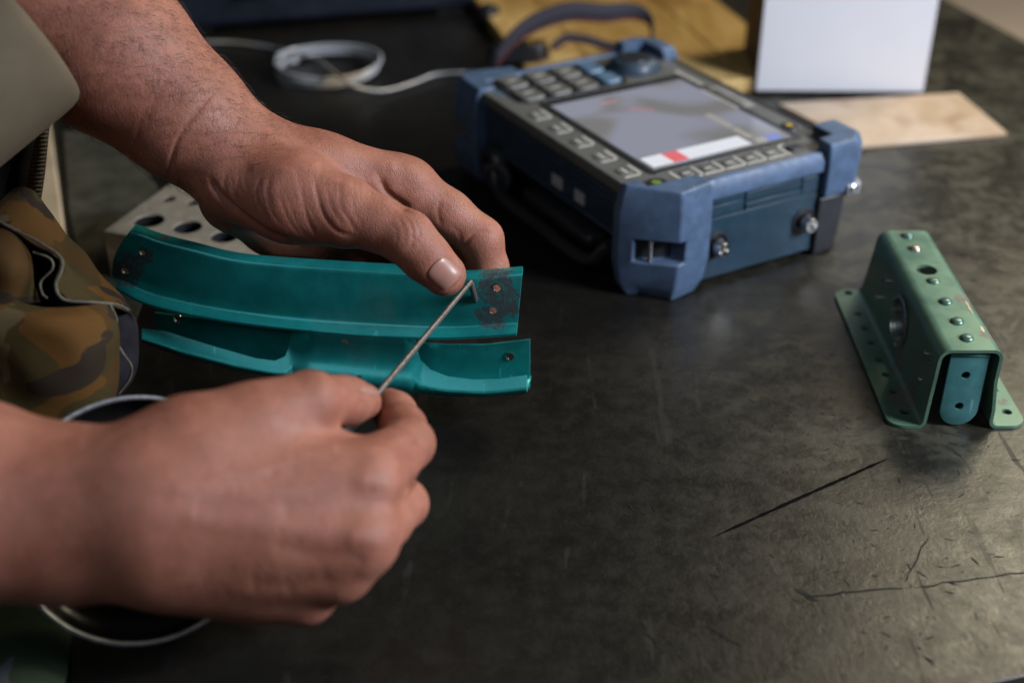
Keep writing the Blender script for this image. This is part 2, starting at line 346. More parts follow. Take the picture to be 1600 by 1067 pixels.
# dull grey-green sheet between the strip and the hole block
o = obj('rubber_sheet', MB().prism([T(108, 330, .002)[:2], T(150, 520, .002)[:2], T(205, 520, .002)[:2], T(270, 330, .002)[:2], T(190, 205, .002)[:2], T(98, 205, .002)[:2]], 0.0005, 0.002),
    basic('grey_green_rubber', (0.060, 0.058, 0.040), 0.6, var=0.35, vs=40), bevel=0.0005); tag(o, 'dull grey-green rubber sheet lying left of the drilled block', 'sheet')
# drilled block
zt = 0.036
b0 = T(161, 361, zt); b1 = T(266, 286, zt); b2 = T(212, 371, zt)
bv_ = unit(b1 - b0); bu_ = np.array([bv_[1], -bv_[0], 0])
def GX(x, y, z): return np.array([b0[0], b0[1], 0]) + bu_ * x + bv_ * y + np.array([0, 0, z])
def gl(px, py): d = T(px, py, zt) - b0; return d @ bu_, d @ bv_
Lb = np.linalg.norm(b1 - b0)
mb = MB().box(0, 0.15, 0, Lb, 0.0005, zt, GX)
cu_ = MB()
holes = [(233, 345, 23), (293, 355, 22), (351, 369, 22), (264, 311, 10), (301, 317, 10), (340, 325, 10), (263, 293, 3.2), (232, 327, 3.2), (219, 323, 2.5)]
for px, py, rp in holes:
    x, y = gl(px, py); r = rp * np.linalg.norm(T(px, py, zt) - CAM) / LENS_PX
    cu_.cyl(GX(x, y, zt - (0.040 if rp > 5 else 0.004)), GX(x, y, zt + 0.01), r, n=28)
blk = obj('drilled_block', mb, basic('bead_blasted_steel', (0.36, 0.325, 0.26), 0.5, 0.3, var=0.10, vs=120, bump=0.25, bs=1200), loc=GX(0.07, Lb / 2, 0), bevel=0.0008)
cut(blk, cu_)
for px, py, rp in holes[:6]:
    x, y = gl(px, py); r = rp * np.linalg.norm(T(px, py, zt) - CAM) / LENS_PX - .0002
    obj('hole_shade_tube', MB().lathe(GX(x, y, 0), (0, 0, 1), [(r, .001), (r, zt - .0012), (r - .0006, zt - .0012), (r - .0006, .001)], 28, cap=False), MAT_BLACKPL, blk)  # black tubes added inside the holes to stand for their shade
tag(blk, 'pale machined metal block with rows of drilled holes, behind the teal bracket', 'block')

# ------------------------------------------------------------------ blue flaw-detector tester
dyaw = math.radians(29.2); db = np.array([math.cos(dyaw), math.sin(dyaw), 0]); da = np.array([-math.sin(dyaw), math.cos(dyaw), 0])
DW, DH = 237.0, 172.0                                               # millimetres along da and db
dF = np.array([.0942, .8659, 0]) - da * DW / 2000 - db * DH / 2000
def X(s, t_, z): return dF + db * (s / 1000) + da * (t_ / 1000) + np.array([0, 0, z / 1000])
MAT_BLUE = basic('blue_rubber_bumper', (0.072, 0.118, 0.200), 0.5, var=0.18, vs=90, bump=0.2, bs=900)
MAT_NAVY = basic('dark_navy_body', (0.026, 0.048, 0.074), 0.45, var=0.2, vs=60, bump=0.15)
MAT_TEALD = basic('navy_door', (0.016, 0.042, 0.066), 0.45, var=0.15, vs=60, bump=0.15)
MAT_FACE = basic('olive_grey_faceplate', (0.125, 0.127, 0.118), 0.40, var=0.08, vs=60, bump=0.1, bs=1500)
MAT_KEY = basic('grey_rubber_key', (0.120, 0.120, 0.110), 0.5, var=0.12, bump=0.1)
MAT_KEYB = basic('light_blue_key', (0.09, 0.17, 0.26), 0.45, var=0.1)
MAT_DARK = basic('dark_grey_plastic', (0.022, 0.024, 0.028), 0.4, var=0.2)
MAT_PRINT = basic('pale_print', (0.56, 0.55, 0.51), 0.6, var=0.05, bump=0)
MAT_STEEL = basic('bright_steel', (0.62, 0.61, 0.60), 0.22, 1.0, var=0.15, vs=300, bump=0.1, bs=2500)
MAT_STICK = basic('grey_sticker', (0.40, 0.42, 0.46), 0.5, var=0.08, bump=0)
dev = thing('flaw_detector', 'portable blue and grey ultrasonic tester with screen, keys and rubber corner bumpers', 'tester', X(DH / 2, DW / 2, 0))
def rect(s0, s1, t0, t1, ch=0):
    if not ch: return [(s0, t0), (s1, t0), (s1, t1), (s0, t1)]
    return [(s0 + ch, t0), (s1 - ch, t0), (s1, t0 + ch), (s1, t1 - ch), (s1 - ch, t1), (s0 + ch, t1), (s0, t1 - ch), (s0, t0 + ch)]
body = obj('body', MB().loft([[X(s_, t_, z_) for s_, t_ in rect(a_, 163, 6, 229, 10)] for z_, a_ in ((5, 34), (20, 26), (30, 9), (34, 7), (66, 7))]), MAT_NAVY, dev, bevel=0.002)
face = obj('faceplate', MB().prism(rect(4, 168, 5, 232, 14), 66.2, 74.5, X), MAT_FACE, dev, bevel=0.0016)
# bumpers
def bumper(name, fs, ft, levels, mat, parent=dev, poly=None, slot=None):
    base = poly or [(27, -10), (54, -6), (54, 12), (15, 12), (15, 24), (-2, 24), (-2, 18), (6, 8)]
    rings = []
    for z, ins, shr in levels:
        P = []
        for s, t_ in base:
            s2 = s + ins if s < 12 else s - (s - 20) * shr; t2 = t_ + ins * .35 if t_ < 11 else t_ * (1 - shr)
            s2 = s2 if fs == 0 else DH - s2; t2 = t2 if ft == 0 else DW - t2
            P.append(X(s2, t2, z))
        if (fs + ft) % 2: P = P[::-1]
        rings.append(P)
    o = obj(name, MB().loft(rings), mat, parent, smooth=25)
    if slot is not None: cut(o, slot)
    m = o.modifiers.new('bevel', 'BEVEL'); m.width = 0.0012; m.segments = 2; m.limit_method = 'ANGLE'; m.angle_limit = math.radians(30)
    return o
LV = [(0, 8, .30), (2, 5.5, .22), (10, 2.0, .08), (24, 0, .0), (44, 0, 0), (60, 0.3, .0), (72, 3.0, .02), (76.5, 5.5, .05)]
slotF = MB().prism([(0.5, 6.5), (4, -16), (33, -16), (31, 3), (20, 5), (9, 12)], 27, 42, X)
bf = bumper('corner_bumper', 0, 0, LV, MAT_BLUE, slot=slotF)
obj('strap_pin', MB().cyl(X(14, 3.6, 26), X(14, 3.6, 43), 0.0016, n=12), MAT_STEEL, dev)
obj('slot_lining', MB().prism([(8.6, 11.8), (19.8, 4.8), (31, 2.8), (31, 8), (20, 8), (12, 14)], 26.5, 42.5, X), MAT_DARK, dev)
slotL = MB().prism([(-8, DW - 14), (5, DW - 14), (7, DW - 4), (14, DW + 6), (16, DW + 22), (-8, DW + 22)], 26, 44, X)
bl = bumper('corner_bumper', 0, 1, [(3, 5, .1), (10, 1.5, .05), (24, 0, 0), (44, 0, 0), (62, 0.5, 0), (72, 3, .03), (77, 6, .06)], MAT_BLUE, slot=slotL, poly=[(6, -17), (50, -9), (50, 12), (15, 12), (15, 28), (-3, 28), (-3, -6)])
br_ = bumper('corner_bumper', 1, 0, [(44, 1, .0), (50, -1, 0), (66, -2, 0), (74, -1.5, .02), (80, 1.0, .05), (82, 3, .12)], MAT_BLUE, poly=[(0, -5), (24, -5), (24, 8), (8, 12), (8, 34), (-12, 34), (-12, 6)])
bumper('corner_foot', 1, 0, [(0.5, 5, .08), (4, 2.5, .05), (20, 1, .0), (43.5, 1, 0)], MAT_DARK, poly=[(6, -4), (26, -4), (26, 12), (15, 12), (15, 34), (-8, 34), (-8, 8)])
bumper('corner_bumper', 1, 1, [(3, 5, .1), (10, 1.5, .05), (24, 0, 0), (62, 0, 0), (74, 0, .0), (82, 2, .05), (84, 4, .1)], MAT_BLUE, poly=[(8, -3), (34, -3), (34, 9), (10, 9), (10, 34), (-3, 34), (-3, 8)])
obj('bumper_rail', MB().loft([[X(s, -2.2, 62), X(s, 5, 62), X(s, 5, 75.6), X(s, 1.0, 75.6), X(s, -2.2, 70)] for s in (46, 100, 156)]), MAT_BLUE, dev, bevel=0.001)
obj('bumper_rail', MB().loft([[X(s, DW + 2, 62), X(s, DW + 2, 73), X(s, DW - 1, 76.2), X(s, DW - 6, 76.2), X(s, DW - 6, 62)] for s in (18, 90, 148)]), MAT_BLUE, dev, bevel=0.001)
obj('bumper_rail', MB().loft([[X(DH + 1, t_, 60), X(DH + 1, t_, 72), X(DH - 1, t_, 74.8), X(DH - 4.5, t_, 74.8), X(DH - 4.5, t_, 60)] for t_ in (26, 120, 206)]), MAT_DARK, dev, bevel=0.001)
obj('strap_lug', MB().prism([(166, -7), (178, -7), (182, 0), (180, 10), (168, 10)], 42, 50, X), basic('grey_lug', (0.30, 0.31, 0.33), 0.4, 0.3), dev, bevel=0.001)
obj('lug_screw', MB().lathe(X(171, -6.5, 47), -da, [(.0032, 0), (.0032, .0012), (.0022, .002), (.0003, .0022)], 16), MAT_STEEL, dev)
# connector side (t = 0): door panel, seams, two round connectors
obj('side_frame', MB().box(52, 152, 2.5, 7, 4, 62, X), MAT_DARK, dev)
for s0, s1, z0, z1, nm in ((53.5, 150, 4.5, 47.5, 'connector_panel'), (53.5, 84, 48.3, 56.2, 'door_strip'), (85, 131, 48.3, 53.2, 'door_latch'), (85, 131, 54.0, 60.5, 'door_strip'), (132, 150, 48.3, 60.0, 'door_strip'), (53.5, 84, 57.0, 61.2, 'door_strip')):
    obj(nm, MB().box(s0, s1, 0.2 if nm != 'door_latch' else -0.6, 4, z0, z1, X), MAT_TEALD, dev, bevel=0.0005)
for s0 in (63.4, 136.6):
    c = obj('connector', MB().lathe(X(s0, 0.5, 28), -da, [(.0098, -.001), (.0098, .0012), (.0084, .0016), (.0078, .0004), (.0060, .0004), (.0060, .004)], 32), MAT_DARK, dev)
    obj('connector_barrel', MB().lathe(X(s0, 0.5, 28), -da, [(.0050, 0), (.0050, .009), (.0044, .0098), (.0032, .0098), (.0030, .006), (.0004, .006)], 24), MAT_STEEL, c)
    obj('lock_pin', MB().cyl(X(s0, -6, 32.5), X(s0, -6, 34.8), .0009, n=10), MAT_STEEL, c)
# long near side (s = 0): sticker, pivots and folding stand
for t0, t1 in ((71, 83), (85, 97), (99, 113)):
    obj('sticker', MB().box(6.4, 6.9, t0, t1, 39.5 if t0 != 85 else 41, 48, X), MAT_STICK if t0 != 85 else MAT_NAVY, dev)
obj('side_rib', MB().box(4.8, 7.2, 30, 208, 56.5, 59, X), MAT_NAVY, dev, bevel=0.0008)
obj('side_rib', MB().box(4.8, 7.2, 30, 176, 35, 37, X), MAT_NAVY, dev, bevel=0.0008)
for t0 in (191.5,):
    pv = obj('stand_pivot', MB().lathe(X(7, t0, 25), -db, [(.0150, 0), (.0150, .006), (.0125, .009), (.0075, .0095), (.0065, .006), (.0004, .006)], 32), MAT_DARK, dev)
    obj('pivot_ring', MB().lathe(X(0, t0 - 14, 21), -db + 0.6 * -da, [(.0110, 0), (.0110, .0025), (.0085, .0035), (.0080, 0)], 28), basic('grey_pivot', (0.05, 0.055, 0.065), 0.35), pv)
st = [X(0, 186, 24), X(-2, 176, 13), X(-3, 160, 9), X(-3, 110, 9), X(-3, 62, 9), X(-2, 44, 14), X(0, 36, 24), X(2, 30, 30)]
obj('folding_stand', MB().tube(spline(st, 50), 0.0048, 12), MAT_DARK, dev)
obj('stand_brace', MB().box(4, 20, 60, 150, 12, 22, X), MAT_DARK, dev, bevel=0.003)
# screen
bez = obj('screen_bezel', MB().prism(rect(28, 153, 26, 171, 3), 74.4, 75.4, X), basic('bezel', (0.030, 0.031, 0.030), 0.3, var=0.1), dev, bevel=0.0004)
def screen_mat():
    m = Mat('hazy_lit_display'); co = m.mapping((1, 1, 1), (0, 0, -dyaw))
    g = m.noise(16, 1, 0.4, co, 0.5); c = m.mix(m.ramp(g, 0.40, 0.60), (0.33, 0.34, 0.42), (0.235, 0.23, 0.225));  # pale mottling in the glow stands in for hazy reflections on the glass
    m.set(col=(0.02, 0.02, 0.022), rough=0.12, spec=0.6, em=c, emf=0.75); return m.m
def lit(name, col, e):
    m = Mat(name); m.set(col=tuple(x * 0.1 for x in col), rough=0.15, em=col, emf=e); return m.m
scr = obj('display', MB().prism(rect(33, 146, 31.5, 160), 75.3, 75.7, X), screen_mat(), dev)
def quad(name, s0, s1, t0, t1, mat, parent, z=75.8, h=0.15): return obj(name, MB().prism(rect(s0, s1, t0, t1), z, z + h, X), mat, parent)
MAT_LW = lit('display_white', (0.80, 0.82, 0.88), 0.85); MAT_LR = lit('display_red', (0.85, 0.18, 0.20), 0.8); MAT_LB = lit('display_blue', (0.25, 0.32, 0.85), 0.6); MAT_LY = lit('display_cream', (0.80, 0.76, 0.66), 0.36)
quad('menu_bar', 35, 51, 34, 49.5, MAT_LW, scr); quad('menu_bar', 63.5, 114, 34, 49.5, MAT_LW, scr); quad('menu_highlight', 51.2, 63.3, 34, 49.5, MAT_LR, scr)
quad('readout', 118, 123, 44, 62, MAT_LY, scr); quad('readout', 118, 123, 65, 92, MAT_LY, scr); quad('readout', 120, 128, 33, 40, MAT_LY, scr); quad('readout', 129, 140, 33, 41, MAT_LB, scr)
for a_, b_ in (((78, 128), (92, 116)), ((66, 146), (80, 145))):
    v = unit([b_[0] - a_[0], b_[1] - a_[1], 0]); n_ = np.array([-v[1], v[0]]) * 0.35
    obj('trace_line', MB().prism([(a_[0] - n_[0], a_[1] - n_[1]), (b_[0] - n_[0], b_[1] - n_[1]), (b_[0] + n_[0], b_[1] + n_[1]), (a_[0] + n_[0], a_[1] + n_[1])], 75.8, 75.95, X), MAT_LR, scr)
# keypad
obj('keypad', MB().prism(rect(17, 112, 173, 228, 6), 74.3, 75.3, X), MAT_DARK, dev, bevel=0.0004)
for s0, t0 in ((32, 214.5), (55, 214.5), (78, 214.5), (30, 187), (53, 187), (76, 187)):
    k = obj('key', MB().prism(rect(s0 - 9.8, s0 + 9.8, t0 - 11.5, t0 + 11.5, 3), 75.2, 77.4, X, 1.2), MAT_KEY, dev, bevel=0.0007)
    obj('key_print', MB().box(s0 - 4, s0 + 4, t0 - 1, t0 + 1, 77.41, 77.5, X), MAT_PRINT, k)
for s0, t0 in ((99.5, 213), (99, 188)):
    obj('key', MB().prism(rect(s0 - 8, s0 + 8, t0 - 10.5, t0 + 10.5, 3), 75.2, 77.6, X, 1.2), MAT_KEYB, dev, bevel=0.0007)
kn = obj('knob', MB().lathe(X(131, 201, 74.3), (0, 0, 1), [(.0215, 0), (.0215, .0015), (.0190, .002), (.0182, .005), (.0165, .0075), (.0135, .0085), (.011, .0080), (.0004, .0078)], 40), MAT_NAVY, dev)
obj('knob_cap', MB().lathe(X(131, 201, 82.2), (0, 0, 1), [(.0125, 0), (.0120, .0012), (.0004, .0016)], 32), MAT_DARK, kn)
# printed key brackets along both near edges
def stroke(pts, w=1.7, z=74.6):
    mb = MB()
    for (a0, a1), (b0, b1) in zip(pts[:-1], pts[1:]):
        v = unit([b0 - a0, b1 - a1, 0]); n_ = np.array([-v[1], v[0]]) * w / 2; e = v[:2] * w / 2
        mb.prism([(a0 - n_[0] - e[0], a1 - n_[1] - e[1]), (b0 - n_[0] + e[0], b1 - n_[1] + e[1]), (b0 + n_[0] + e[0], b1 + n_[1] + e[1]), (a0 + n_[0] - e[0], a1 + n_[1] - e[1])], z, z + 0.12, X)
    return mb
for t0 in (150, 122, 94, 66, 38.5):
    obj('key_bracket_print', stroke([(24, t0 + 8), (24, t0 - 7), (12, t0 - 7)]), MAT_PRINT, dev)
    obj('soft_key', MB().prism(rect(11, 21, t0 - 4, t0 + 7, 2), 74.4, 75.3, X, 0.8), MAT_FACE, dev, bevel=0.0004)
    obj('key_symbol_print', stroke([(16, t0 + 4), (16, t0 - 2)], 1.6, 75.35), MAT_PRINT, dev)
for s0 in (49, 66, 83, 100, 117):
    obj('key_bracket_print', stroke([(s0 - 8.2, 24), (s0 - 8.2, 11), (s0 + 7, 11)]), MAT_PRINT, dev)
    obj('soft_key', MB().prism(rect(s0 - 5, s0 + 5, 13.5, 22, 2), 74.4, 75.3, X, 0.8), MAT_FACE, dev, bevel=0.0004)
    obj('key_symbol_print', stroke([(s0 - 2, 17.5), (s0 + 2, 17.5)], 1.6, 75.35), MAT_PRINT, dev)
obj('key_bracket_print', stroke([(127, 10), (127, 23), (133, 26)]), MAT_PRINT, dev)
obj('soft_key', MB().prism(rect(130, 142, 12, 21, 2), 74.4, 76, X, 0.8), MAT_DARK, dev, bevel=0.0004)
def oval(s0, t0, rs, rt, n=24): return [(s0 + rs * math.cos(a), t0 + rt * math.sin(a)) for a in np.arange(n) * 2 * math.pi / n]
pb = obj('power_button', MB().prism(oval(22.5, 13, 8, 7), 74.4, 76.4, X, 1.0), MAT_DARK, dev)
obj('power_mark', MB().prism(oval(22.5, 13, 3.2, 3.0), 76.45, 76.6, X), basic('green_print', (0.16, 0.24, 0.03), 0.5, bump=0), pb)
yb = obj('enter_button', MB().prism(oval(157, 47.5, 6, 7), 74.4, 76.2, X, 1.0), MAT_DARK, dev)
obj('enter_mark', MB().prism(oval(157, 47.5, 2.2, 2.4), 76.25, 76.4, X), basic('yellow_print', (0.65, 0.42, 0.02), 0.5, bump=0), yb)
obj('nameplate', MB().prism(rect(151, 163, 92, 136), 74.5, 74.8, X), basic('nameplate_grey', (0.30, 0.30, 0.29), 0.4, bump=0), dev)
obj('nameplate_print', stroke([(157, 130), (157, 99)], 4.5, 74.85), basic('nameplate_print', (0.14, 0.14, 0.14), 0.5, bump=0), dev)
obj('title_print', stroke([(155, 178), (155, 146)], 2.6), MAT_PRINT, dev); obj('title_print', stroke([(146.5, 134), (146.5, 92)], 2.2, 75.5), MAT_PRINT, dev)
obj('status_print', stroke([(159, 17), (159, 13)], 2.0), MAT_PRINT, dev); obj('blue_print', stroke([(14, 224), (14, 196)], 3.0), MAT_KEYB, dev)

# ------------------------------------------------------------------ green riveted channel bracket on the right
def paint(name, base, dark, wear_pts, metal=0.25, rough=0.38, off=np.zeros(3), wearcol=(0.075, 0.062, 0.066), scr=0.5, scuffs=()):
    m = Mat(name); n1 = m.noise(70, 5); n2 = m.noise(380, 4, 0.6)
    c = m.mix(m.ramp(n1, 0.3, 0.7), dark, base)
    c = m.mix(m.ramp(n2, 0.62, 0.72, 0, 0.35), c, tuple(x * 0.35 for x in base))
    co = m.mapping((1, 0.2, 0.2), (0.3, 0.2, 0.5)); sc = m.ramp(m.noise(260, 3, 0.5, co, 0.4), 0.66, 0.69)
    sc = m.math('MULTIPLY', sc, m.ramp(m.noise(33, 3), 0.52, 0.62)); c = m.mix(m.math('MULTIPLY', sc, scr), c, tuple(min(1, x * 1.8 + 0.05) for x in base))
    for p, r in scuffs: c = m.mix(m.math('MULTIPLY', m.blob(np.array(p) - off, r, 1.5, 1.6, 90), 0.12), c, (0.20, 0.36, 0.34))
    w = None
    for p, r in wear_pts:
        b = m.blob(np.array(p) - off, r); w = b if w is None else m.math('MAXIMUM', w, b)
    rg = m.ramp(n1, 0.3, 0.7, rough * 0.85, rough * 1.2); mt = metal
    if w is not None:
        g = m.noise(330, 4); wc = m.mix(g, tuple(x * 0.55 for x in wearcol), tuple(x * 1.5 for x in wearcol)); w = m.math('MULTIPLY', w, m.ramp(m.noise(260, 5, 0.7), 0.36, 0.50, 0.25, 1.0)); c = m.mix(m.math('MULTIPLY', w, 0.85), c, wc); rg = m.math('ADD', m.math('MULTIPLY', rg, m.math('SUBTRACT', 1.0, w)), m.math('MULTIPLY', w, 0.6))
    m.set(col=c, rough=rg, metal=mt, spec=0.5, coat=0.22, coat_rough=0.22, nrm=m.bump(m.math('SUBTRACT', n2, w) if w is not None else n2, 0.12, 0.0004)); return m.m
gb = np.array([0.2445, 0.66, 0])
MAT_GREEN = paint('green_primer_paint', (0.130, 0.240, 0.165), (0.092, 0.185, 0.130), [((.2230, .612, .004), .010), ((.2250, .640, .010), .008), ((.2560, .640, .05), .0055), ((.2560, .600, .05), .004), ((.2440, .722, .05), .004), ((.2780, .607, .001), .004)], 0.30, 0.40, off=gb, wearcol=(0.16, 0.14, 0.12))
MAT_GTEAL = paint('teal_primer_paint', (0.085, 0.26, 0.26), (0.06, 0.20, 0.21), [], 0.25, 0.35)
t = thing('channel_bracket', 'pale green riveted hat-channel bracket standing alone on the right of the bench', 'bracket', gb)
y0, y1, ZT = 0.584, 0.7265, 0.050
def arc(cx, cz, r, a0, a1, n=7): return [(cx + r * math.cos(math.radians(a)), cz + r * math.sin(math.radians(a))) for a in np.linspace(a0, a1, n)]
prof = [(x, .0012) for x in (.2075, .2080, .2090, .2105, .2125, .2150, .2180, .2215)] + arc(0.2225, .0052, .0040, -90, 0)[1:] + [(0.2275, .030)] + arc(0.2340, .0440, .0060, 180, 90) + [(0.2552, .0500)] + arc(0.2555, .0450, .0050, 90, 0)[1:] + [(0.2605, .030), (0.2628, .012)] + arc(0.2668, .0052, .0040, 180, 270) + [(x, .0012) for x in (.2700, .2740, .2770, .2795, .2812, .2825, .2832, .2835)]
prof = np.array(prof); NY = 44
G = []
for k in range(NY):
    f = k / (NY - 1); row = []
    for x, z in prof:
        e0 = y0; e1 = y1 + (0.0125 if z < .004 else 0.0125 * max(0, (1 - z / ZT)) ** 1.2)
        if z < .004:                                              # rounded flange corners
            edge = (x - 0.2075) if x < 0.24 else (0.2835 - x)
            q = max(0, 1 - edge / 0.009); e0 += 0.009 * (1 - math.sqrt(max(0, 1 - q * q))); e1 -= 0.009 * (1 - math.sqrt(max(0, 1 - q * q)))
        dx = 0.0018 * f * (1 if x < 0.24 else 0.2)
        row.append((x + dx, e0 + (e1 - e0) * f, z))
    G.append(row)
G = np.array(G)
ch = obj('channel', MB().grid(G), MAT_GREEN, t, solid=0.0018)
cu = MB()
for yy in (.7344, .707, .689, .672, .6523, .6362, .6186, .5978):
    cu.cyl((.2184 if yy > .6 else .2195, yy, -.01), (.2184 if yy > .6 else .2195, yy, .01), 0.0024 if yy not in (.5978, .7344) else 0.0028, n=16)
cu.cyl((.2765, .5978, -.01), (.2765, .5978, .01), 0.0028, n=16)
for yy in (.62, .645, .67, .70): cu.cyl((.2770, yy, -.01), (.2770, yy, .01), 0.0018, n=12)
cu.cyl((.2445, .6743, .04), (.2445, .6743, .06), 0.0062, n=24)
yo, zo, ro = .655, .0265, .0135
cu.tube([(.215, yo, zo), (.225, yo, zo), (.236, yo, zo)], ro, 32)
for yy, zz in ((.700, .030), (.596, .036), (.604, .015), (.690, .014)): cu.tube([(.218, yy, zz), (.226, yy, zz), (.234, yy, zz)], .0016, 12)
cut(ch, cu)
obj('hole_rim', MB().lathe((.2281, yo, zo), (1, 0, 0), [(ro + .0032, -.0015), (ro + .0008, -.0022), (ro - .0004, .0005), (ro - .0010, .005), (ro - .0020, .005), (ro - .0012, .0002), (ro + .001, .0006), (ro + .0032, .0004)], 36, cap=False), basic('worn_rim', (0.30, 0.34, 0.31), 0.28, 0.75, var=.3, vs=200), t)
# inner filler: tongue plate folded down at the near end
tp = [(0.2345, .0455), (0.2345, .012)] + arc(0.2448, .0112, .0103, 180, 360, 15) + [(0.2551, .012), (0.2551, .0455)]
mb = MB(); n = len(tp); yy = y0 + 0.0025
mb.add([(x, yy, z) for x, z in tp] + [(x, yy + .0016, z) for x, z in tp], [tuple(range(n)), tuple(range(2 * n - 1, n - 1, -1))] + [(i, n + i, n + (i + 1) % n, (i + 1) % n) for i in range(n)])
tg = obj('end_tongue', mb, MAT_GTEAL, t, bevel=0.0003)
cu = MB()
for zz in (.0335, .0135): cu.tube([(.2445, yy - .004, zz), (.2445, yy, zz), (.2445, yy + .006, zz)], .0024, 18)
cut(tg, cu)
fold = [[(x, y0 + .0025 + .0032 - .0032 * math.cos(a), .0455 + .0032 * math.sin(a)) for x in (0.2345, 0.2551)] for a in np.linspace(0, math.pi / 2, 7)] + [[(x, .65, .0487) for x in (0.2345, 0.2551)]]
obj('tongue_fold', MB().grid(np.array(fold)), MAT_GTEAL, t, solid=0.0012)
MAT_RIVET = paint('painted_rivet', (0.125, 0.21, 0.145), (0.06, 0.13, 0.11), [], 0.45, 0.36)
MAT_RIVETB = basic('bare_rivet', (0.42, 0.38, 0.34), 0.3, 0.9, var=0.35, vs=500)
for k, yy in enumerate((.7188, .7015, .6601, .6359, .6138, .5961)):
    obj('rivet', MB().lathe((.2446, yy, ZT + .0008), (0, 0, 1), [(.0039, 0), (.0038, .0007), (.0031, .0015), (.0018, .0020), (.0003, .0021)], 20), MAT_RIVETB if k in (1,) else MAT_RIVET, t)
for yy, zz in ((.688, .036), (.603, .037), (.603, .020), (.700, .018)):
    obj('rivet', MB().lathe((.2262 + (0.0010 if zz > .03 else 0.0004), yy, zz), (-1, 0, 0), [(.0017, -.001), (.0016, .0008), (.0008, .0013), (.0002, .0014)], 12), MAT_STEEL, t)
# paint chips on the right top edge: slivers of bare metal
for k, (yy, l) in enumerate(((.630, .008), (.606, .0035))):
    obj('bare_metal_chip', MB().prism([(.2556, yy - l), (.2566, yy - l * .8), (.2569, yy + l * .5), (.2561, yy + l), (.2553, yy + l * .4), (.2558, yy + l * .1), (.2548, yy - l * .2), (.2555, yy - l * .5)], ZT + .0001, ZT + .00103), basic('chip', (0.50, 0.42, 0.34), 0.4, 0.6, bump=0), t)

# ------------------------------------------------------------------ teal bracket held in the hands
BRp, BLp, TRp = D(820, 612, .706), D(225, 540, .735), D(815, 420, .672)
bx = unit(BRp - BLp); bn = unit(np.cross(bx, TRp - BRp)); bn = bn if bn @ FW < 0 else -bn; by = np.cross(bn, bx)
def Q(px, py, w=0.0):
    r = ray(px, py); k = ((BRp + bn * w - CAM) @ bn) / (r @ bn); return CAM + r * k
def interp(x, pts): p = np.array(pts, float); return np.interp(x, p[:, 0], p[:, 1])
wear = [(Q(197, 424), .0085), (Q(207, 412), .0075), (Q(228, 398), .0050), (Q(776, 447), .0100), (Q(790, 462), .008), (Q(758, 492), .0062), (Q(775, 496), .0062), (Q(795, 480), .0055), (Q(258, 372, -.003), .0022), (Q(302, 466), .0016), (Q(300, 474), .0014)]
tc0 = (BRp + BLp) / 2
def tealpaint():
    m_ = paint('teal_enamel', (0.020, 0.385, 0.375), (0.016, 0.310, 0.300), wear, 0.38, 0.33, off=tc0, wearcol=(0.100, 0.085, 0.092), scr=0.6, scuffs=[(Q(590, 468), .010), (Q(605, 485), .007), (Q(520, 503), .010), (Q(560, 506), .011), (Q(610, 507), .010), (Q(650, 512), .008), (Q(560, 555, .01), .009)])
    return m_
MAT_TEAL = tealpaint()
t = thing('teal_bracket', 'curved teal sheet-metal bracket with scalloped lower arms, held between both hands', 'bracket', tc0)
topc = spline([(214, 352), (250, 366), (300, 379), (370, 396), (450, 404), (560, 411), (640, 416), (730, 424), (817, 418)], 110)
botc = spline([(184, 453), (225, 474), (280, 489), (345, 501), (420, 511), (500, 519), (600, 526), (700, 529), (807, 523)], 110)
G = []; NT = 40
for j in range(NT):
    v = j / (NT - 1); row = []
    for i in range(110):
        u = i / 109; p = topc[i] * (1 - v) + botc[i] * v
        p = p + np.array([-20 * math.sin(math.pi * v) ** 0.8 * math.exp(-u / 0.025), 0])
        w = -0.0065 * max(0, 1 - v / 0.13) ** 2 + (0.0095 - .0015 * math.exp(-((u - .56) / .16) ** 2)) * max(0, (v - 0.80) / 0.20) ** 1.6 + 0.0012 * math.sin(math.pi * v)
        row.append(Q(p[0], p[1], w))
    G.append(row)
uf = obj('upper_flange', MB().grid(np.array(G), True), MAT_TEAL, t, solid=0.0014)
cu = MB()
def bore(px, py, w, r): c = Q(px, py, w); cu.cyl(c - bn * .006, c + bn * .006, r, n=18)
bore(197, 422, 0, .0021); bore(224, 394, 0, .0018); bore(777, 449, 0, .0021); bore(771, 484, 0, .0021)
cut(uf, cu)
tops = [(222, 514), (259, 518), (330, 540), (400, 560), (430, 564), (446, 557), (453, 540), (457, 513), (480, 515), (560, 522), (640, 526), (648, 528), (652, 548), (657, 562), (672, 577), (700, 588), (740, 593), (780, 592), (823, 586)]
bots = [(222, 533), (281, 555), (369, 577), (434, 588), (500, 596), (560, 603), (600, 608), (640, 612), (700, 617), (760, 619), (823, 613)]
xs = np.unique(np.concatenate([np.linspace(222, 823, 120), np.linspace(425, 460, 24), np.linspace(640, 680, 24)]))
NT = 16; G = []
for j in range(NT):
    v = j / (NT - 1)
    row = []
    for x in xs:
        y = interp(x, tops) * (1 - v) + interp(x, bots) * v; yl = interp(x, botc); fr = min(1.0, max(0.0, (y - yl) / max(8.0, interp(x, bots) - yl)))
        cj = np.clip((x - 450) / 40, 0, 1) * np.clip((665 - x) / 30, 0, 1); cj = cj * cj * (3 - 2 * cj)
        row.append(Q(x, y, (-.002 + .0140 * fr ** 1.4) * (1 - cj) + (.0088 - .0050 * math.sin(math.pi * min(1, fr * 1.1)) + .0036 * fr) * cj - .0045 * max(0, (v - .75) / .25) ** 2))
    G.append(row)
fw_ = obj('front_web', MB().grid(np.array(G), True), MAT_TEAL, t, solid=0.0014)
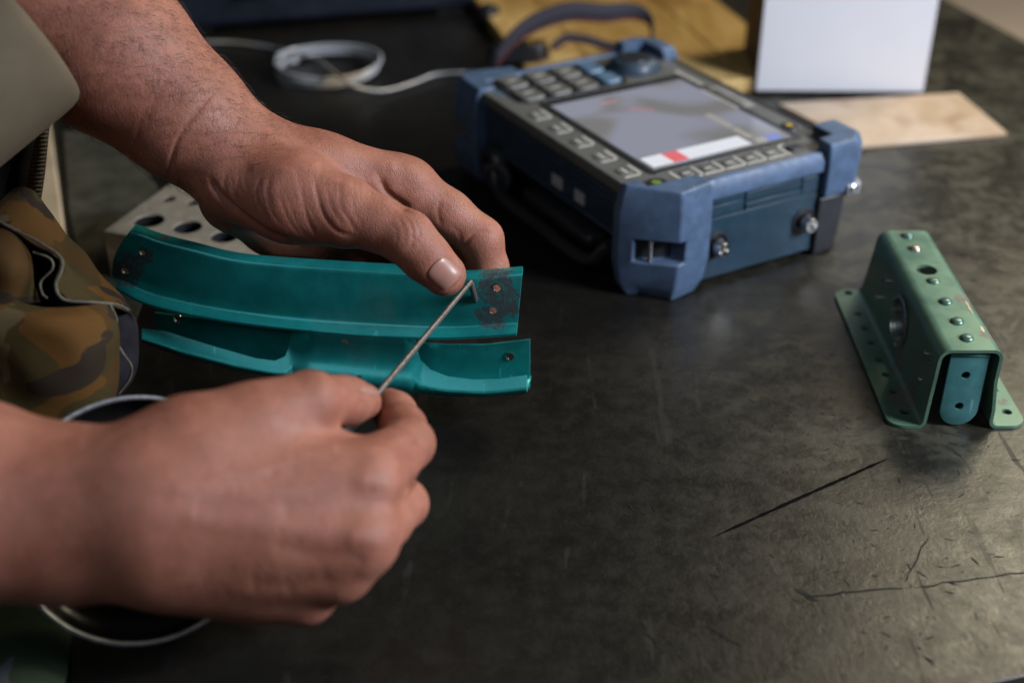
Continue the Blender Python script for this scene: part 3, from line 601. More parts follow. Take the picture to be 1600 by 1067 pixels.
cu = MB(); bore(540, 532, .006, .0020); bore(562, 590, .0095, .0020); cut(fw_, cu)
for nm, top, bot, hole in (('rear_arm', [(636, 535), (655, 535), (700, 538), (760, 538), (828, 530)], [(636, 598), (700, 612), (760, 613), (823, 606)], [(797, 556)]),
                           ('rear_arm', [(242, 488), (300, 495), (395, 508), (470, 517)], [(236, 528), (300, 556), (400, 578), (470, 590)], [(278, 497)])):
    x0, x1 = top[0][0], top[-1][0]; xs2 = np.linspace(x0, x1, 30); G = []
    for j in range(12):
        v = j / 11; G.append([Q(x, interp(x, top) * (1 - v) + interp(x, bot) * v, (-.0085 if x0 > 500 else -.0065) - .002 * v * v + .010 * max(0, (v - .8) / .2) ** 2) for x in xs2])
    o = obj(nm, MB().grid(np.array(G), True), MAT_TEAL, t, solid=0.0013)
    cu = MB()
    for hx, hy in hole: bore(hx, hy, -.0088 if hx > 500 else -.0068, .0022)
    cut(o, cu)
xs3 = np.linspace(236, 822, 60); G = []
for j in range(6):
    v = j / 5; G.append([Q(x, interp(x, bots), .0075) - bn * (.018 * v) - by * (.0012 * math.sin(math.pi * v)) for x in xs3])
obj('bottom_web', MB().grid(np.array(G)), MAT_TEAL, t, solid=0.0012)
# bright drilled edges round the bolt holes
for px, py, w, r in ((197, 422, .0004, .0021), (224, 394, 0.0004, .0018), (777, 449, 0.0004, .0021), (771, 484, 0.0004, .0021), (797, 556, -.0088, .0022), (278, 497, -.0068, .0022)):
    c = Q(px, py, w + .0004)
    obj('hole_edge', MB().lathe(c, bn, [(r + .00045, 0), (r + .0004, .0009), (r, .0009), (r, -.0004)], 20, cap=False), MAT_STEEL, t)

# ------------------------------------------------------------------ person: two forearms and hands
def rcone(P, a, b, r1, r2):
    """Signed distance to a round cone (tapered capsule)."""
    ba = b - a; l2 = ba @ ba; rr = r1 - r2; a2 = l2 - rr * rr; il2 = 1.0 / l2
    pa = P - a; y = pa @ ba; z = y - l2
    x2 = ((pa * l2 - ba[None] * y[:, None]) ** 2).sum(1); y2 = y * y * l2; z2 = z * z * l2
    k = np.sign(rr) * rr * rr * x2
    out = (np.sqrt(np.maximum(x2 * a2 * il2, 0)) + y * rr) * il2 - r1
    c1 = np.sign(z) * a2 * z2 > k; out = np.where(c1, np.sqrt(x2 + z2) * il2 - r2, out)
    c2 = ~c1 & (np.sign(y) * a2 * y2 < k); return np.where(c2, np.sqrt(x2 + y2) * il2 - r1, out)
def smin(a, b, k):
    h = np.maximum(k - np.abs(a - b), 0) / k; return np.minimum(a, b) - h * h * h * k / 6
class Hand:
    def __init__(s, palm, fingers, kp=.012, kf=.006, kff=.0025, kj=.009):
        cv = lambda q: (D(*q[:3]), q[3] / 1000)
        s.palm = [(cv(a), cv(b)) for a, b in palm]; s.f = [[cv(q) for q in ch] for ch in fingers]
        s.kp, s.kf, s.kff, s.kj = kp, kf, kff, kj
        pts = [q for pr in s.palm for q in pr] + [q for ch in s.f for q in ch]
        s.lo = np.min([p - r for p, r in pts], 0) - .008; s.hi = np.max([p + r for p, r in pts], 0) + .008
    def __call__(s, P):
        if len(P) > 30000: return np.concatenate([s(P[i:i + 20000]) for i in range(0, len(P), 20000)])
        lo = P.min(0); hi = P.max(0)
        def far(a, ra, b, rb):                                     # the cone cannot matter for these points
            m0 = np.minimum(a - ra, b - rb); m1 = np.maximum(a + ra, b + rb); return np.linalg.norm(np.maximum(np.maximum(m0 - hi, lo - m1), 0)) > .035
        big = np.full(len(P), .05); d = None
        for (a, ra), (b, rb) in s.palm:
            if far(a, ra, b, rb): continue
            v = rcone(P, a, b, ra, rb); d = v if d is None else smin(d, v, s.kp)
        g = None
        for ch in s.f:
            c = None
            for (a, ra), (b, rb) in zip(ch[:-1], ch[1:]):
                if far(a, ra, b, rb): continue
                v = rcone(P, a, b, ra, rb); c = v if c is None else smin(c, v, s.kf)
            if c is not None: g = c if g is None else smin(g, c, s.kff)
        if d is None and g is None: return big
        if d is None: return g
        return d if g is None else smin(d, g, s.kj)
def surface(F, lo, hi, h):
    """Surface nets over a sparse grid, then Newton steps onto the zero set."""
    q = 5; n = np.ceil((hi - lo) / (h * q)).astype(int); cen = np.stack(np.meshgrid(*[lo[i] + (np.arange(n[i]) + .5) * h * q for i in range(3)], indexing='ij'), -1)
    fc = F(cen.reshape(-1, 3)).reshape(n); near = np.abs(fc) < h * q * 1.25
    N = n * q; val = np.repeat(np.repeat(np.repeat(np.where(fc < 0, -1.0, 1.0), q, 0), q, 1), q, 2)
    mask = np.repeat(np.repeat(np.repeat(near, q, 0), q, 1), q, 2); idx = np.argwhere(mask)
    val[mask] = F(lo + (idx + .5) * h)
    ins = val < 0
    c = [ins[i:N[0] - 1 + i, j:N[1] - 1 + j, k:N[2] - 1 + k] for i in (0, 1) for j in (0, 1) for k in (0, 1)]
    cnt = sum(x.astype(np.int8) for x in c); cells = (cnt > 0) & (cnt < 8); ci = np.argwhere(cells)
    num = -np.ones(cells.shape, int); num[cells] = np.arange(len(ci))
    acc = np.zeros((len(ci), 3)); w = np.zeros(len(ci)); cor = [(i, j, k) for i in (0, 1) for j in (0, 1) for k in (0, 1)]
    vals = np.stack([val[ci[:, 0] + i, ci[:, 1] + j, ci[:, 2] + k] for i, j, k in cor], 1)
    for a in range(8):
        for b in range(a + 1, 8):
            if sum(abs(cor[a][m] - cor[b][m]) for m in range(3)) != 1: continue
            va, vb = vals[:, a], vals[:, b]; e = (va < 0) != (vb < 0); tt = np.where(e, va / np.where(e, va - vb, 1), 0)
            acc += np.where(e[:, None], np.array(cor[a]) + tt[:, None] * (np.array(cor[b]) - np.array(cor[a])), 0); w += e
    V = lo + (ci + .5 + acc / w[:, None]) * h
    faces = []
    for ax in range(3):
        u, v = [(1, 2), (2, 0), (0, 1)][ax]
        sl0 = [slice(None)] * 3; sl1 = [slice(None)] * 3; sl0[ax] = slice(0, -1); sl1[ax] = slice(1, None)
        A = ins[tuple(sl0)]; B = ins[tuple(sl1)]; e = np.argwhere(A != B)
        e = e[(e[:, u] > 0) & (e[:, v] > 0) & (e[:, u] < N[u] - 1) & (e[:, v] < N[v] - 1)]
        du = np.eye(3, dtype=int)[u]; dv = np.eye(3, dtype=int)[v]
        qd = np.stack([num[tuple((e - a * du - b * dv).T)] for a, b in ((0, 0), (1, 0), (1, 1), (0, 1))], 1)
        fl = A[tuple(e.T)]; qd[~fl] = qd[~fl][:, ::-1]; faces.append(qd[(qd >= 0).all(1)])
    Fc = np.concatenate(faces)
    def grad(P):
        e = 2e-4; return np.stack([(F(P + e * np.eye(3)[i]) - F(P - e * np.eye(3)[i])) for i in range(3)], 1) / (2 * e)
    g = grad(V); V = V - g * (F(V) / np.maximum((g * g).sum(1), .2))[:, None]
    g = grad(V); return V, Fc, g / np.maximum(np.linalg.norm(g, axis=1, keepdims=True), 1e-9)
def polydist(x, y, pts):
    """Distance in pixels to a polyline and the position (0..1) along it."""
    P = spline(pts, max(12, 6 * len(pts))); best = np.full(len(x), 1e9); pos = np.zeros(len(x))
    for i in range(len(P) - 1):
        a, b = P[i], P[i + 1]; ab = b - a; tt = np.clip(((x - a[0]) * ab[0] + (y - a[1]) * ab[1]) / (ab @ ab + 1e-9), 0, 1)
        d = np.hypot(x - a[0] - tt * ab[0], y - a[1] - tt * ab[1]); m = d < best; best[m] = d[m]; pos[m] = (i + tt[m]) / (len(P) - 1)
    return best, pos
def relief(V, Nn, marks):
    """Creases (depth>0) and ridges (depth<0) pressed into the side of the surface the marks were read from."""
    x, y = projpx(V); view = V - CAM; view /= np.linalg.norm(view, axis=1, keepdims=True); face = np.clip(-(view * Nn).sum(1) * 2.5, 0, 1)
    disp = np.zeros(len(V))
    for pts, wpx, dep in marks:
        pa = np.array(pts, float); e = wpx * 2.6 + 4; k = np.flatnonzero((x > pa[:, 0].min() - e) & (x < pa[:, 0].max() + e) & (y > pa[:, 1].min() - e) & (y < pa[:, 1].max() + e) & (face > 0))
        if not len(k): continue
        d, pos = polydist(x[k], y[k], pts); disp[k] -= dep / 1000 * np.exp(-(d / wpx) ** 2) * (np.clip(np.minimum(pos, 1 - pos) * 5 + .15, 0, 1) if wpx < 7 else 1.0) * face[k]
    return V + Nn * disp[:, None]
# -- left hand (upper), holding the teal bracket between thumb and fingers
palmL = [((-70, -140, .625, 47), (50, -30, .635, 45)), ((50, -30, .635, 45), (175, 84, .645, 39.5)), ((175, 84, .645, 39.5), (287, 180, .655, 31.5)), ((287, 180, .655, 31.5), (371, 250, .662, 26.5)),
         ((372, 248, .662, 26), (500, 268, .672, 19)), ((500, 268, .672, 19), (632, 291, .684, 15.5)), ((390, 262, .690, 19), (612, 306, .708, 15.5)), ((380, 290, .695, 18), (575, 340, .722, 15)), ((375, 308, .690, 17), (520, 352, .728, 14)),
         ((362, 312, .690, 16), (425, 352, .720, 15.5)), ((425, 352, .720, 15.5), (560, 384, .742, 13)), ((370, 285, .650, 20), (455, 308, .645, 21.5)), ((455, 308, .645, 21.5), (535, 330, .640, 17))]
fingL = [[(455, 308, .645, 18), (540, 333, .640, 15.5), (590, 350, .637, 13.2), (636, 371, .635, 13.0), (665, 402, .636, 11.8), (694, 429, .640, 10.8)],
         [(620, 290, .684, 15.5), (640, 297, .686, 14.6), (700, 335, .690, 12.6), (752, 374, .692, 11.4), (763, 420, .700, 10.6), (762, 462, .710, 9.4), (756, 485, .716, 8.0)],
         [(600, 306, .708, 14.5), (660, 348, .712, 12), (708, 395, .714, 11), (712, 445, .718, 10), (700, 480, .722, 8)],
         [(570, 335, .722, 14), (620, 380, .726, 11.5), (655, 425, .728, 10.5), (655, 465, .730, 9), (640, 485, .732, 8)],
         [(515, 350, .728, 13), (560, 392, .728, 10.5), (590, 430, .728, 9.5), (590, 465, .722, 8), (580, 485, .716, 7)]]
HL = Hand(palmL, fingL, kp=.014, kf=.006, kff=.002, kj=.008)
V, Fq, Nn = surface(HL, HL.lo, HL.hi, .0010)
crL = [([(328, 278), (340, 300), (372, 332), (420, 365), (470, 382)], 5, 2.2), ([(265, 118), (240, 160), (225, 205)], 4, .5), ([(338, 140), (300, 185), (275, 225), (262, 285)], 3.5, 1.5), ([(232, 160), (218, 195), (212, 235)], 3, .5),
       ([(356, 262), (350, 290), (360, 318), (388, 340)], 3, .45), ([(375, 278), (368, 305), (385, 335)], 2.5, .35), ([(408, 275), (400, 300), (408, 325), (420, 345)], 2.4, .5), ([(425, 270), (416, 300), (424, 330), (440, 352)], 2.4, .45),
       ([(440, 280), (440, 310), (452, 345), (470, 368)], 2.4, .45), ([(472, 290), (474, 315), (482, 345), (496, 372)], 2.6, .75), ([(492, 280), (497, 310), (508, 340), (528, 362), (552, 368)], 3.2, 1.2), ([(512, 300), (520, 328), (535, 350)], 2.5, .55), ([(530, 285), (532, 320), (546, 345), (556, 362)], 2.6, .75),
       ([(548, 305), (556, 335), (566, 352)], 2.2, .35), ([(455, 315), (462, 345), (480, 372)], 2, .3),
       ([(592, 272), (604, 300), (626, 318), (640, 328)], 6, 2.0), ([(690, 312), (684, 330), (690, 352)], 3.5, .9), ([(700, 352), (716, 362), (722, 385), (728, 392)], 3, .5), ([(772, 362), (745, 362), (730, 378), (722, 392)], 3.2, 1.3), ([(762, 352), (740, 355), (727, 368)], 2.4, .4),
       ([(622, 340), (632, 358), (632, 380)], 2.2, .55), ([(632, 338), (644, 356), (644, 380), (636, 392)], 2.4, .7), ([(645, 342), (655, 358), (654, 372)], 2.2, .55), ([(612, 350), (620, 364), (618, 384)], 2, .3), ([(636, 366), (650, 374), (660, 390)], 2, .25),
       ([(505, 262), (560, 272), (600, 268)], 10, .7), ([(420, 215), (520, 232), (610, 258)], 9, -.7), ([(600, 262), (630, 262), (655, 278)], 14, -1.0), ([(400, 262), (470, 262), (540, 285)], 10, -.8)]
for k in range(26):                                                # fine dorsal folds over the thenar and thumb web
    x0 = 360 + k * 9.3 + RNG.uniform(-3, 3); y0_ = 255 + RNG.uniform(0, 40); crL.append(([(x0, y0_), (x0 - 1 + RNG.uniform(-2, 4), y0_ + 24), (x0 + 9, y0_ + 52)], 1.7, .22))
crL = [(p, w, d * .62 if w < 5 and d < 2 else d) for p, w, d in crL]
V = relief(V, Nn, crL)
# nail bed: fold round the thumb nail
nc = D(694, 429, .640); nail_px = np.array([(690, 405), (708, 410), (719, 424), (718, 440), (704, 450), (690, 452), (676, 442), (671, 428), (678, 414)])
V = relief(V, Nn, [(np.vstack([nail_px, nail_px[:1]]).tolist(), 2.6, .75)])
def skin(name, c0, c1, pink, hair=0.0):
    m = Mat(name); n1 = m.noise(38, 5, 0.6); n2 = m.noise(170, 4, 0.6); pores = m.voro(1500); lines = m.noise(700, 3, 0.6, m.mapping((1, 1, .35), (.2, .6, .2)))
    c = m.mix(m.ramp(n1, .3, .7), c0, c1); c = m.mix(m.ramp(n2, .45, .75, 0, .5), c, pink); c = m.mix(m.ramp(m.noise(420, 3), .62, .75, 0, .35), c, tuple(x * .55 for x in c0))
    h = m.math('ADD', m.math('MULTIPLY', pores, .5), m.math('ADD', m.math('MULTIPLY', lines, .7), m.math('MULTIPLY', n2, .5)))
    m.set(col=c, rough=m.ramp(n2, .3, .7, .42, .58), spec=.38, sss=.42, nrm=m.bump(h, .5, .0007)); m.b.inputs['Subsurface Radius'].default_value = (.0055, .0018, .0009)
    m.b.inputs['Subsurface Scale'].default_value = 1.0; return m.m
MAT_SKIN = skin('skin', (0.275, 0.104, 0.066), (0.360, 0.152, 0.099), (0.43, 0.156, 0.117))
person = thing('person', 'person in camouflage blouse working with both bare hands over the bench', 'person', (-.42, .52, -.8))
class Raw:
    def __init__(s, v, f): s.v = v; s.f = f
armL = obj('arm', Raw(V, Fq), MAT_SKIN, person, smooth=180); armL['label'] = 'bare hairy left forearm and hand gripping the teal bracket'
# thumb nail
MAT_NAIL = Mat('nail'); MAT_NAIL.set(col=MAT_NAIL.mix(MAT_NAIL.noise(90, 3), (0.33, 0.155, 0.115), (0.40, 0.215, 0.165)), rough=.38, spec=.45, sss=.12, coat=.12, coat_rough=.2); MAT_NAIL.b.inputs['Subsurface Radius'].default_value = (.002, .001, .0006); MAT_NAIL = MAT_NAIL.m
def hit(F, px, py, d0):
    r = np.array([ray(x, y) for x, y in zip(px, py)]); d = np.full(len(r), d0); rn = np.linalg.norm(r, axis=1)
    for _ in range(50): d = d + F(CAM + r * d[:, None]) * .8 / rn
    return CAM + r * d[:, None]
def nail(F, c, ax, la, L, Wd, d0, lift=.0005):
    pts = []; lf = []
    for i in range(13):
        v = -1 + i / 6
        for j in range(11):
            u = -1 + j / 5; k = 1 - .22 * max(0, -v) ** 3 - .10 * max(0, v) ** 3
            pts.append(np.array(c) + np.array(ax) * L * v * (1 - .10 * u * u) + np.array(la) * Wd * u * k); lf.append(lift * (1 - .9 * max(abs(u), abs(v)) ** 6) + .0001)
    pts = np.array(pts); h = hit(F, pts[:, 0], pts[:, 1], d0); toC = CAM - h; toC /= np.linalg.norm(toC, axis=1, keepdims=True)
    return (h + toC * np.array(lf)[:, None]).reshape(13, 11, 3)
Gn = nail(HL, (694, 428), (.72, .69), (-.69, .72), 22, 21.5, .60)
obj('thumb_nail', MB().grid(Gn, True), MAT_NAIL, armL, solid=0.0004, smooth=180, subsurf=1)
# hair on the left forearm
def arm_hair(V, Nn, F, n, seedv):
    rg = np.random.default_rng(seedv); x, y = projpx(V); view = V - CAM
    ax = unit(D(372, 248, .662) - D(60, -45, .635)); sN = Nn
    ok = np.argwhere((x > 40) & (x < 470) & (y < 330 ) & (x + y < 640 + rg.uniform(-120, 60, len(x))) & ((view * Nn).sum(1) < .25 * np.linalg.norm(view, axis=1))).ravel()
    pw = np.exp(-((x[ok] - y[ok] * .9 - 150) / 160.0) ** 2) + .12; pick = rg.choice(ok, n, p=pw / pw.sum()); mb = MB()
    for i in pick:
        N_ = sN[i]; tdir = unit(ax - N_ * (ax @ N_)); side = np.cross(N_, tdir); ang = rg.normal(.25, .55); d = tdir * math.cos(ang) + side * math.sin(ang)
        L = rg.uniform(.004, .011); cur = rg.normal(0, .35); P = [V[i] - N_ * .0004, V[i] + d * L * .45 + N_ * L * rg.uniform(.08, .28) , V[i] + (d + side * cur) * L * .95 + N_ * L * rg.uniform(.02, .22)]
        P = spline(P, 5); mb.tube(P, np.array([1, .95, .8, .6, .25]) * rg.uniform(.00004, .00007), 3, cap=False)
    return mb
hr = obj('arm_hair', arm_hair(V, Nn, HL, 1900, 5), basic('dark_hair', (0.03, 0.017, 0.010), 0.5, bump=0), armL, smooth=180); hr['kind'] = 'stuff'
# -- right hand (lower), pinching the hook
palmR = [((-260, 770, .495, 42), (-60, 780, .500, 39)), ((-60, 770, .500, 33), (110, 770, .502, 25)), ((-60, 812, .500, 32), (110, 832, .502, 26)), ((110, 770, .502, 25), (215, 768, .500, 22.5)), ((110, 832, .502, 26), (215, 842, .500, 23)),
         ((215, 770, .500, 24), (300, 715, .506, 23)), ((300, 715, .506, 23), (400, 672, .514, 17.5)), ((400, 672, .514, 17.5), (476, 634, .522, 12.6)),
         ((235, 760, .497, 24), (570, 752, .514, 15.5)), ((245, 800, .494, 24), (562, 838, .506, 16)), ((245, 835, .497, 22), (528, 886, .511, 14)), ((245, 855, .502, 20), (476, 926, .520, 12.6)), ((270, 880, .508, 18), (400, 922, .522, 13)),
         ((40, 797, .497, 27), (245, 800, .495, 25)), ((420, 700, .525, 14), (560, 735, .530, 14)), ((330, 760, .525, 22), (500, 830, .540, 20))]
fingR = [[(440, 650, .518, 14), (486, 628, .524, 12.2), (530, 626, .545, 10.2), (545, 627, .550, 9.8), (567, 627, .560, 8.0)],
         [(570, 752, .514, 15), (605, 722, .532, 12.5), (638, 693, .548, 10.9), (630, 668, .562, 9.8), (617, 645, .574, 9.2), (607, 634, .580, 8.0)],
         [(562, 838, .506, 15), (598, 812, .526, 11.8), (630, 787, .546, 10.2), (610, 758, .566, 9.6), (585, 735, .575, 8.5)],
         [(528, 886, .511, 13.5), (550, 872, .532, 11.2), (568, 862, .550, 9.9), (555, 830, .568, 9), (535, 805, .572, 8)],
         [(476, 926, .520, 12.2), (502, 914, .540, 10.2), (526, 904, .556, 9.2), (515, 880, .570, 8), (500, 860, .574, 7.4)]]
HR = Hand(palmR, fingR, kp=.014, kf=.005, kff=.0010, kj=.005)
VR, FR, NR = surface(HR, HR.lo, HR.hi, .0012)
crR = [([(280, 765), (420, 768), (570, 752)], 16, -.5), ([(300, 812), (430, 825), (560, 838)], 16, -.5), ([(450, 795), (520, 797), (600, 800)], 16, .7), ([(440, 855), (500, 868), (560, 872)], 13, .6), ([(400, 912), (450, 915), (510, 905)], 12, .5), ([(575, 752), (590, 755)], 22, -1.0), ([(560, 842), (575, 845)], 20, -.9),
       ([(500, 590), (505, 610)], 16, -.5), ([(560, 622), (575, 640)], 4, .3), ([(660, 690), (640, 700), (625, 690)], 5, .4), ([(330, 745), (400, 735), (470, 712), (520, 700)], 8, -.35), ([(520, 668), (545, 682), (580, 680)], 4, .5),
       ([(655, 742), (640, 758), (622, 792)], 5, 1.2)]
for k in range(60):                                                # fine skin folds across the back of the hand
    x0, y0_ = RNG.uniform(300, 560), RNG.uniform(690, 930); a_ = RNG.normal(1.45, .5); l_ = RNG.uniform(14, 34)
    crR.append(([(x0, y0_), (x0 + l_ * .5 * math.cos(a_) + RNG.uniform(-2, 2), y0_ + l_ * .5 * math.sin(a_)), (x0 + l_ * math.cos(a_), y0_ + l_ * math.sin(a_))], RNG.uniform(3, 6), RNG.uniform(.05, .14)))
for (kx, ky) in ((640, 700), (585, 755), (570, 845), (500, 598)):
    for q in range(4): crR.append(([(kx - 16, ky - 12 + q * 8), (kx, ky - 9 + q * 8), (kx + 15, ky - 13 + q * 8)], 3.2, .34))
VR = relief(VR, NR, crR)
armR = obj('arm', Raw(VR, FR), MAT_SKIN, person, smooth=180); armR['label'] = 'bare right forearm and hand pinching the steel hook'
obj('thumb_nail', MB().grid(nail(HR, (577, 611), (.95, .25), (-.2, .6), 14, 8, .53, .0003), True), MAT_NAIL, armR, solid=0.0003, smooth=180, subsurf=1)

# ------------------------------------------------------------------ hook tool held by the right hand
hk = thing('hook_tool', 'thin bent steel pick held in the right hand, its tip at the bracket hole', 'pick', D(597, 622, .575))
tipd = Q(735, 441, .010); tipd2 = Q(744, 471, .0012); P = [D(560, 650, .563), D(597, 606, .5765), tipd * .5 + D(597, 606, .5765) * .5, tipd * .96 + D(597, 606, .5765) * .04, tipd]
hp = np.vstack([np.linspace(P[0], P[1], 6), np.linspace(P[1], tipd, 22)[1:-1]]); bend = spline([tipd - (tipd - P[1]) * .012, tipd, tipd + (tipd2 - tipd) * .08], 6)
obj('shaft', MB().tube(np.vstack([hp, bend]), .00140, 14), basic('dull_steel', (0.17, 0.155, 0.15), 0.42, 0.6, var=.2, vs=400, bump=.15, bs=2000), hk)
obj('handle', MB().tube(np.linspace(D(585, 622, .572), D(470, 730, .535), 12), np.array([.0022, .0034, .0040] + [.0042] * 9), 16), MAT_DARK, hk)
obj('bent_tip', MB().tube(np.linspace(tipd, tipd2, 8), np.array([.0017, .0017, .0016, .0016, .0016, .0015, .0014, .0010]), 14), bpy.data.materials['dull_steel'], hk)

# ------------------------------------------------------------------ camouflage clothing
def camo(name, cols, sc=16, seedo=0.0, cloth=.6):
    m = Mat(name); co = m.mapping((1, 1, 1), (.3, .5, .2), (seedo, seedo * .7, .3)); c = cols[0]
    for k, q in enumerate(cols[1:]):
        f = m.noise(sc * (1 + .25 * k), 3, .45, m.mapping((1, 1, .55 + .2 * k), (.4 * k, .2, .9 * k), (seedo + k * 3.1, k * 1.7, k)), .8); c = m.mix(m.ramp(f, .535 + .02 * k, .542 + .02 * k), c, q)
    wv = m.noise(2200, 2); c = m.mix(m.math('MULTIPLY', wv, .35), c, tuple(x * .5 for x in cols[0]))
    m.set(col=c, rough=.85, spec=.2, nrm=m.bump(m.math('ADD', wv, m.noise(60, 4)), .5, .0008)); return m.m
CB = (0.066, 0.033, 0.008); CG = (0.050, 0.036, 0.010); CT = (0.105, 0.080, 0.038); CD = (0.026, 0.018, 0.012); COR = (0.110, 0.050, 0.010)
MAT_CAMO = camo('camouflage_cloth', [CB, CG, CT, COR, CD], 17, 1.3)
MAT_CAMO2 = camo('camouflage_cloth_green', [(0.045, 0.070, 0.042), (0.06, 0.085, 0.045), (0.20, 0.18, 0.11), (0.12, 0.14, 0.17)], 13, 4.0)
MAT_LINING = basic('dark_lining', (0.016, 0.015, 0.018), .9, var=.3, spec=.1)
MAT_PIPING = basic('pale_piping', (0.10, 0.088, 0.062), .8, var=.3, vs=300)
MAT_TAN = basic('tan_sleeve', (0.118, 0.092, 0.058), .85, var=.10, vs=30, bump=.3, bs=1500, spec=.2)
def wob(G, amp, fr=70, sd=0):
    rg = np.random.default_rng(sd); ph = rg.uniform(0, 6, 6); H = G.copy()
    n = np.cross(np.gradient(G, axis=0), np.gradient(G, axis=1)); n /= np.maximum(np.linalg.norm(n, axis=2, keepdims=True), 1e-9)
    f = np.sin(G[..., 0] * fr + ph[0]) * np.cos(G[..., 2] * fr * 1.2 + ph[1]) + .6 * np.sin((G[..., 0] + G[..., 2]) * fr * 1.7 + ph[2]) + .4 * np.sin((G[..., 0] * .4 - G[..., 2]) * fr * 2.6 + ph[3])
    return H + n * (amp * f)[..., None]
bl_ = obj('camouflage_blouse', MB().grid(wob(sheet([[(-120, 462, .600), (0, 476, .596), (60, 482, .590), (110, 480, .590), (150, 474, .596), (172, 476, .604)],
    [(-120, 500, .585), (0, 500, .578), (60, 505, .574), (110, 505, .578), (150, 505, .588), (178, 510, .602)],
    [(-120, 570, .588), (0, 560, .580), (60, 560, .578), (120, 565, .582), (160, 570, .594), (186, 560, .608)],
    [(-120, 680, .600), (0, 660, .592), (60, 660, .590), (120, 655, .596), (160, 640, .604), (180, 615, .614)],
    [(-120, 830, .620), (0, 820, .612), (60, 810, .610), (120, 800, .612), (160, 780, .618), (175, 760, .626)]], 60, 60, D), .0016, 90, 1)), MAT_CAMO, person, solid=.0012, smooth=180)
obj('blouse_flap', MB().grid(wob(sheet([[(20, 296, .655), (52, 303, .650), (88, 348, .648), (130, 398, .645), (170, 440, .640), (206, 486, .634)],
    [(-10, 318, .640), (45, 335, .634), (80, 372, .630), (112, 420, .622), (150, 452, .620), (196, 488, .626)],
    [(-40, 330, .632), (30, 356, .622), (72, 384, .612), (100, 412, .606), (96, 440, .604), (150, 470, .612)],
    [(-60, 338, .630), (10, 358, .618), (58, 384, .608), (92, 408, .602), (86, 446, .600), (104, 470, .602)]], 60, 40, D), .0012, 120, 2)), MAT_CAMO, bl_, solid=.0012, smooth=180)
obj('blouse_front', MB().grid(wob(sheet([[(-120, 330, .625), (-30, 346, .615), (20, 368, .606), (44, 400, .604), (48, 430, .606)],
    [(-120, 400, .600), (-30, 400, .594), (15, 415, .592), (46, 425, .600), (52, 446, .604)], [(-120, 470, .600), (-30, 472, .596), (10, 474, .596), (40, 474, .602), (66, 472, .608)]], 40, 30, D), .0008, 100, 3)), MAT_CAMO, bl_, solid=.0012, smooth=180)
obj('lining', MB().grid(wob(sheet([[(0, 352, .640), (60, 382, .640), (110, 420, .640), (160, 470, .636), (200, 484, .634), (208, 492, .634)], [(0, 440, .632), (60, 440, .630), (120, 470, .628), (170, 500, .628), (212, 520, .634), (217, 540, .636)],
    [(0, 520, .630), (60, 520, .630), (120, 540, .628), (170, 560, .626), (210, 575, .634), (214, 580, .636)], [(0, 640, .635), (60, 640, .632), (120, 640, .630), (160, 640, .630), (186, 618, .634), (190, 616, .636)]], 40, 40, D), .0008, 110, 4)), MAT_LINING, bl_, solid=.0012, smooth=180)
for P, r in (([(-20, 336, .612), (20, 358, .606), (60, 378, .600), (94, 402, .594), (96, 422, .594), (87, 446, .594), (100, 468, .594), (140, 472, .596), (182, 476, .606), (200, 484, .622)], .0011), ([(52, 394, .600), (78, 404, .600), (82, 420, .600), (64, 440, .602), (66, 458, .602), (74, 466, .602)], .0008),
             ([(172, 476, .602), (182, 500, .604), (181, 530, .606), (192, 552, .610), (205, 572, .616), (202, 592, .620), (186, 614, .622)], .0010)):
    obj('hem_piping', MB().tube(spline([D(*p) for p in P], 60), r * .7, 8), MAT_PIPING, bl_)
obj('trouser_front', MB().grid(wob(sheet([[(-120, 880, .605), (0, 885, .600), (60, 890, .600), (100, 905, .604), (120, 925, .610)], [(-120, 960, .582), (0, 960, .576), (50, 965, .576), (90, 975, .578), (112, 985, .580)],
    [(-120, 1030, .555), (0, 1030, .550), (45, 1035, .550), (80, 1040, .552), (104, 1050, .553)], [(-120, 1130, .524), (0, 1130, .520), (40, 1130, .520), (66, 1130, .521), (90, 1130, .522)]], 40, 40, D), .0010, 80, 5)), MAT_CAMO2, person, solid=.0012, smooth=180)
# rolled tan sleeve round the left forearm
def ring(c, ax, ru, rv, n=40, up=(0, 0, 1), tw=0):
    a = unit(ax); u = unit(np.cross(up, a)); w = np.cross(a, u); return [c + ru * math.cos(q) * u + rv * math.sin(q) * w for q in np.arange(n) * 2 * math.pi / n]
sl_ax = unit(D(-120, 175, .585) - D(40, 55, .600))
rings = []
for f, g in ((.012, .90), (.004, .93), (0, .97), (.0015, 1.0), (.008, 1.02), (.03, 1.03), (.07, 1.05), (.12, 1.10), (.2, 1.2)):
    rings.append(ring(D(24, 38, .602) + sl_ax * f, sl_ax, .0455 * g, .041 * g, 48))
obj('rolled_sleeve', MB().loft(rings, cap=False), MAT_TAN, person, solid=.004, smooth=180, subsurf=1)
obj('sleeve', MB().loft([ring(D(-230, 772, .497) + np.array([-1, .1, .05]) * f, (-1, .1, .05), r, r, 32) for f, r in ((0, .048), (.03, .054), (.10, .062), (.2, .07))], cap=False), MAT_CAMO, person, solid=.003, smooth=180)
# torso, mostly outside the frame
tor = [[np.array([-.50 + a * math.cos(q) * .55, .55 + a * math.sin(q) * 1.15, z]) for q in np.arange(40) * 2 * math.pi / 40] for z, a in ((-.78, .15), (-.3, .17), (-.05, .19), (.15, .185), (.35, .20), (.55, .20), (.68, .15), (.74, .07))]
obj('blouse_body', MB().loft(tor), MAT_CAMO, bl_, smooth=180)
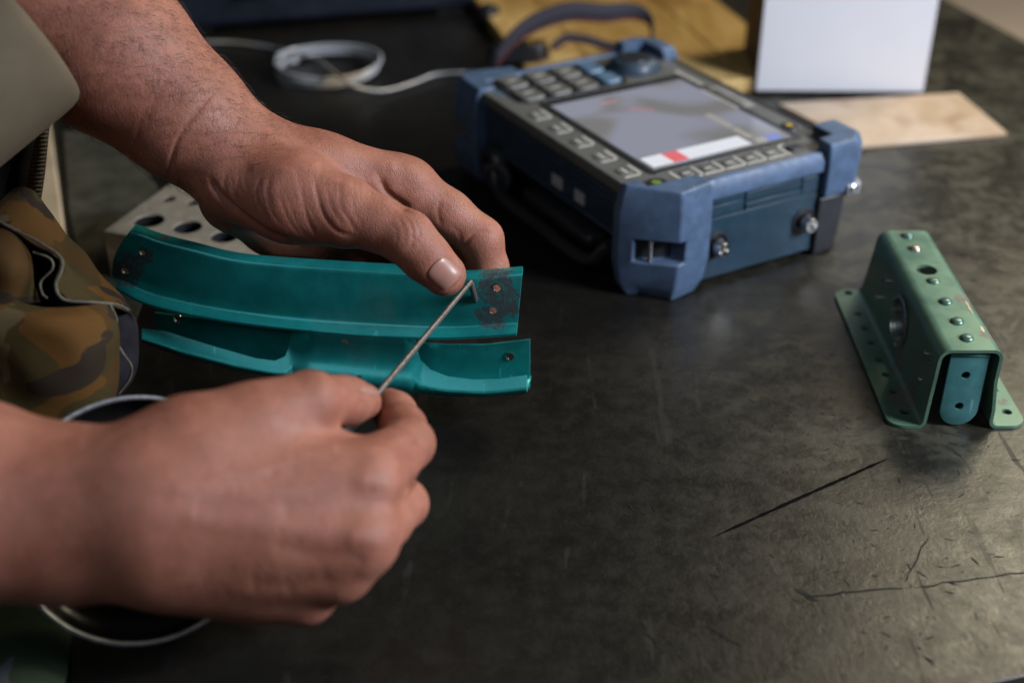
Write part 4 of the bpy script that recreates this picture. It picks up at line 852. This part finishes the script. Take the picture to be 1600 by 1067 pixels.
# webbing hanging behind the blouse flap
def web():
    m = Mat('grey_webbing'); w = m.n('ShaderNodeTexWave', wave_type='BANDS', bands_direction='Z'); m.ln(m.tc, w.inputs[0]); w.inputs['Scale'].default_value = 190; w.inputs['Distortion'].default_value = 1.0
    m.set(col=m.mix(w.outputs['Fac'], (0.10, 0.088, 0.075), (0.22, 0.195, 0.165)), rough=.8, nrm=m.bump(w.outputs['Fac'], .6, .0008)); return m.m
W0 = spline([D(70, 150, .70), D(58, 210, .69), D(46, 270, .685), D(36, 336, .68), D(30, 360, .68)], 30); W1 = spline([D(84, 150, .70), D(76, 210, .69), D(70, 270, .685), D(60, 332, .68), D(52, 360, .68)], 30)
strap = thing('webbing_strap', 'ribbed grey webbing strap beside a black band hanging under the tan sleeve', 'strap', D(40, 360, .68))
obj('ribbed_webbing', MB().grid(np.stack([W0, (W0 + W1) / 2 + FW * -.0006, W1], 1)), web(), strap, solid=.002)
B0 = spline([D(30, 150, .70), D(22, 230, .69), D(8, 300, .69), D(0, 370, .69)], 20); B1 = spline([D(66, 150, .702), D(54, 220, .694), D(44, 290, .692), D(30, 370, .69)], 20)
obj('black_band', MB().grid(np.stack([B0, B1], 1)), MAT_LINING, strap, solid=.0015)
# round steel-rimmed dish leaning behind the right wrist
dc = D(216, 811, .564); dn_ = unit(CAM - dc); rr = 193 * .564 / LENS_PX
dish = thing('round_dish', 'round black dish with a thin steel rim leaning behind the right wrist', 'dish', dc - np.array([0, 0, rr * .85]))
obj('bowl', MB().lathe(dc, dn_, [(rr * .99, 0), (rr * .985, -.004), (rr * .93, -.010), (rr * .80, -.014), (.0005, -.015), (.0005, -.013), (rr * .79, -.012), (rr * .91, -.008), (rr * .965, -.002), (rr * .97, 0)], 72, cap=False), basic('black_enamel', (0.008, 0.008, 0.008), .22, var=.2, bump=.05), dish, smooth=60)
obj('steel_rim', MB().lathe(dc, dn_, [(rr * .965, .0002), (rr * .97, .0016), (rr * .985, .0024), (rr * 1.005, .0018), (rr * 1.01, 0), (rr * 1.0, -.0012)], 96, cap=False), basic('brushed_rim', (0.50, 0.52, 0.55), .42, .8, var=.2, vs=200), dish, smooth=180)
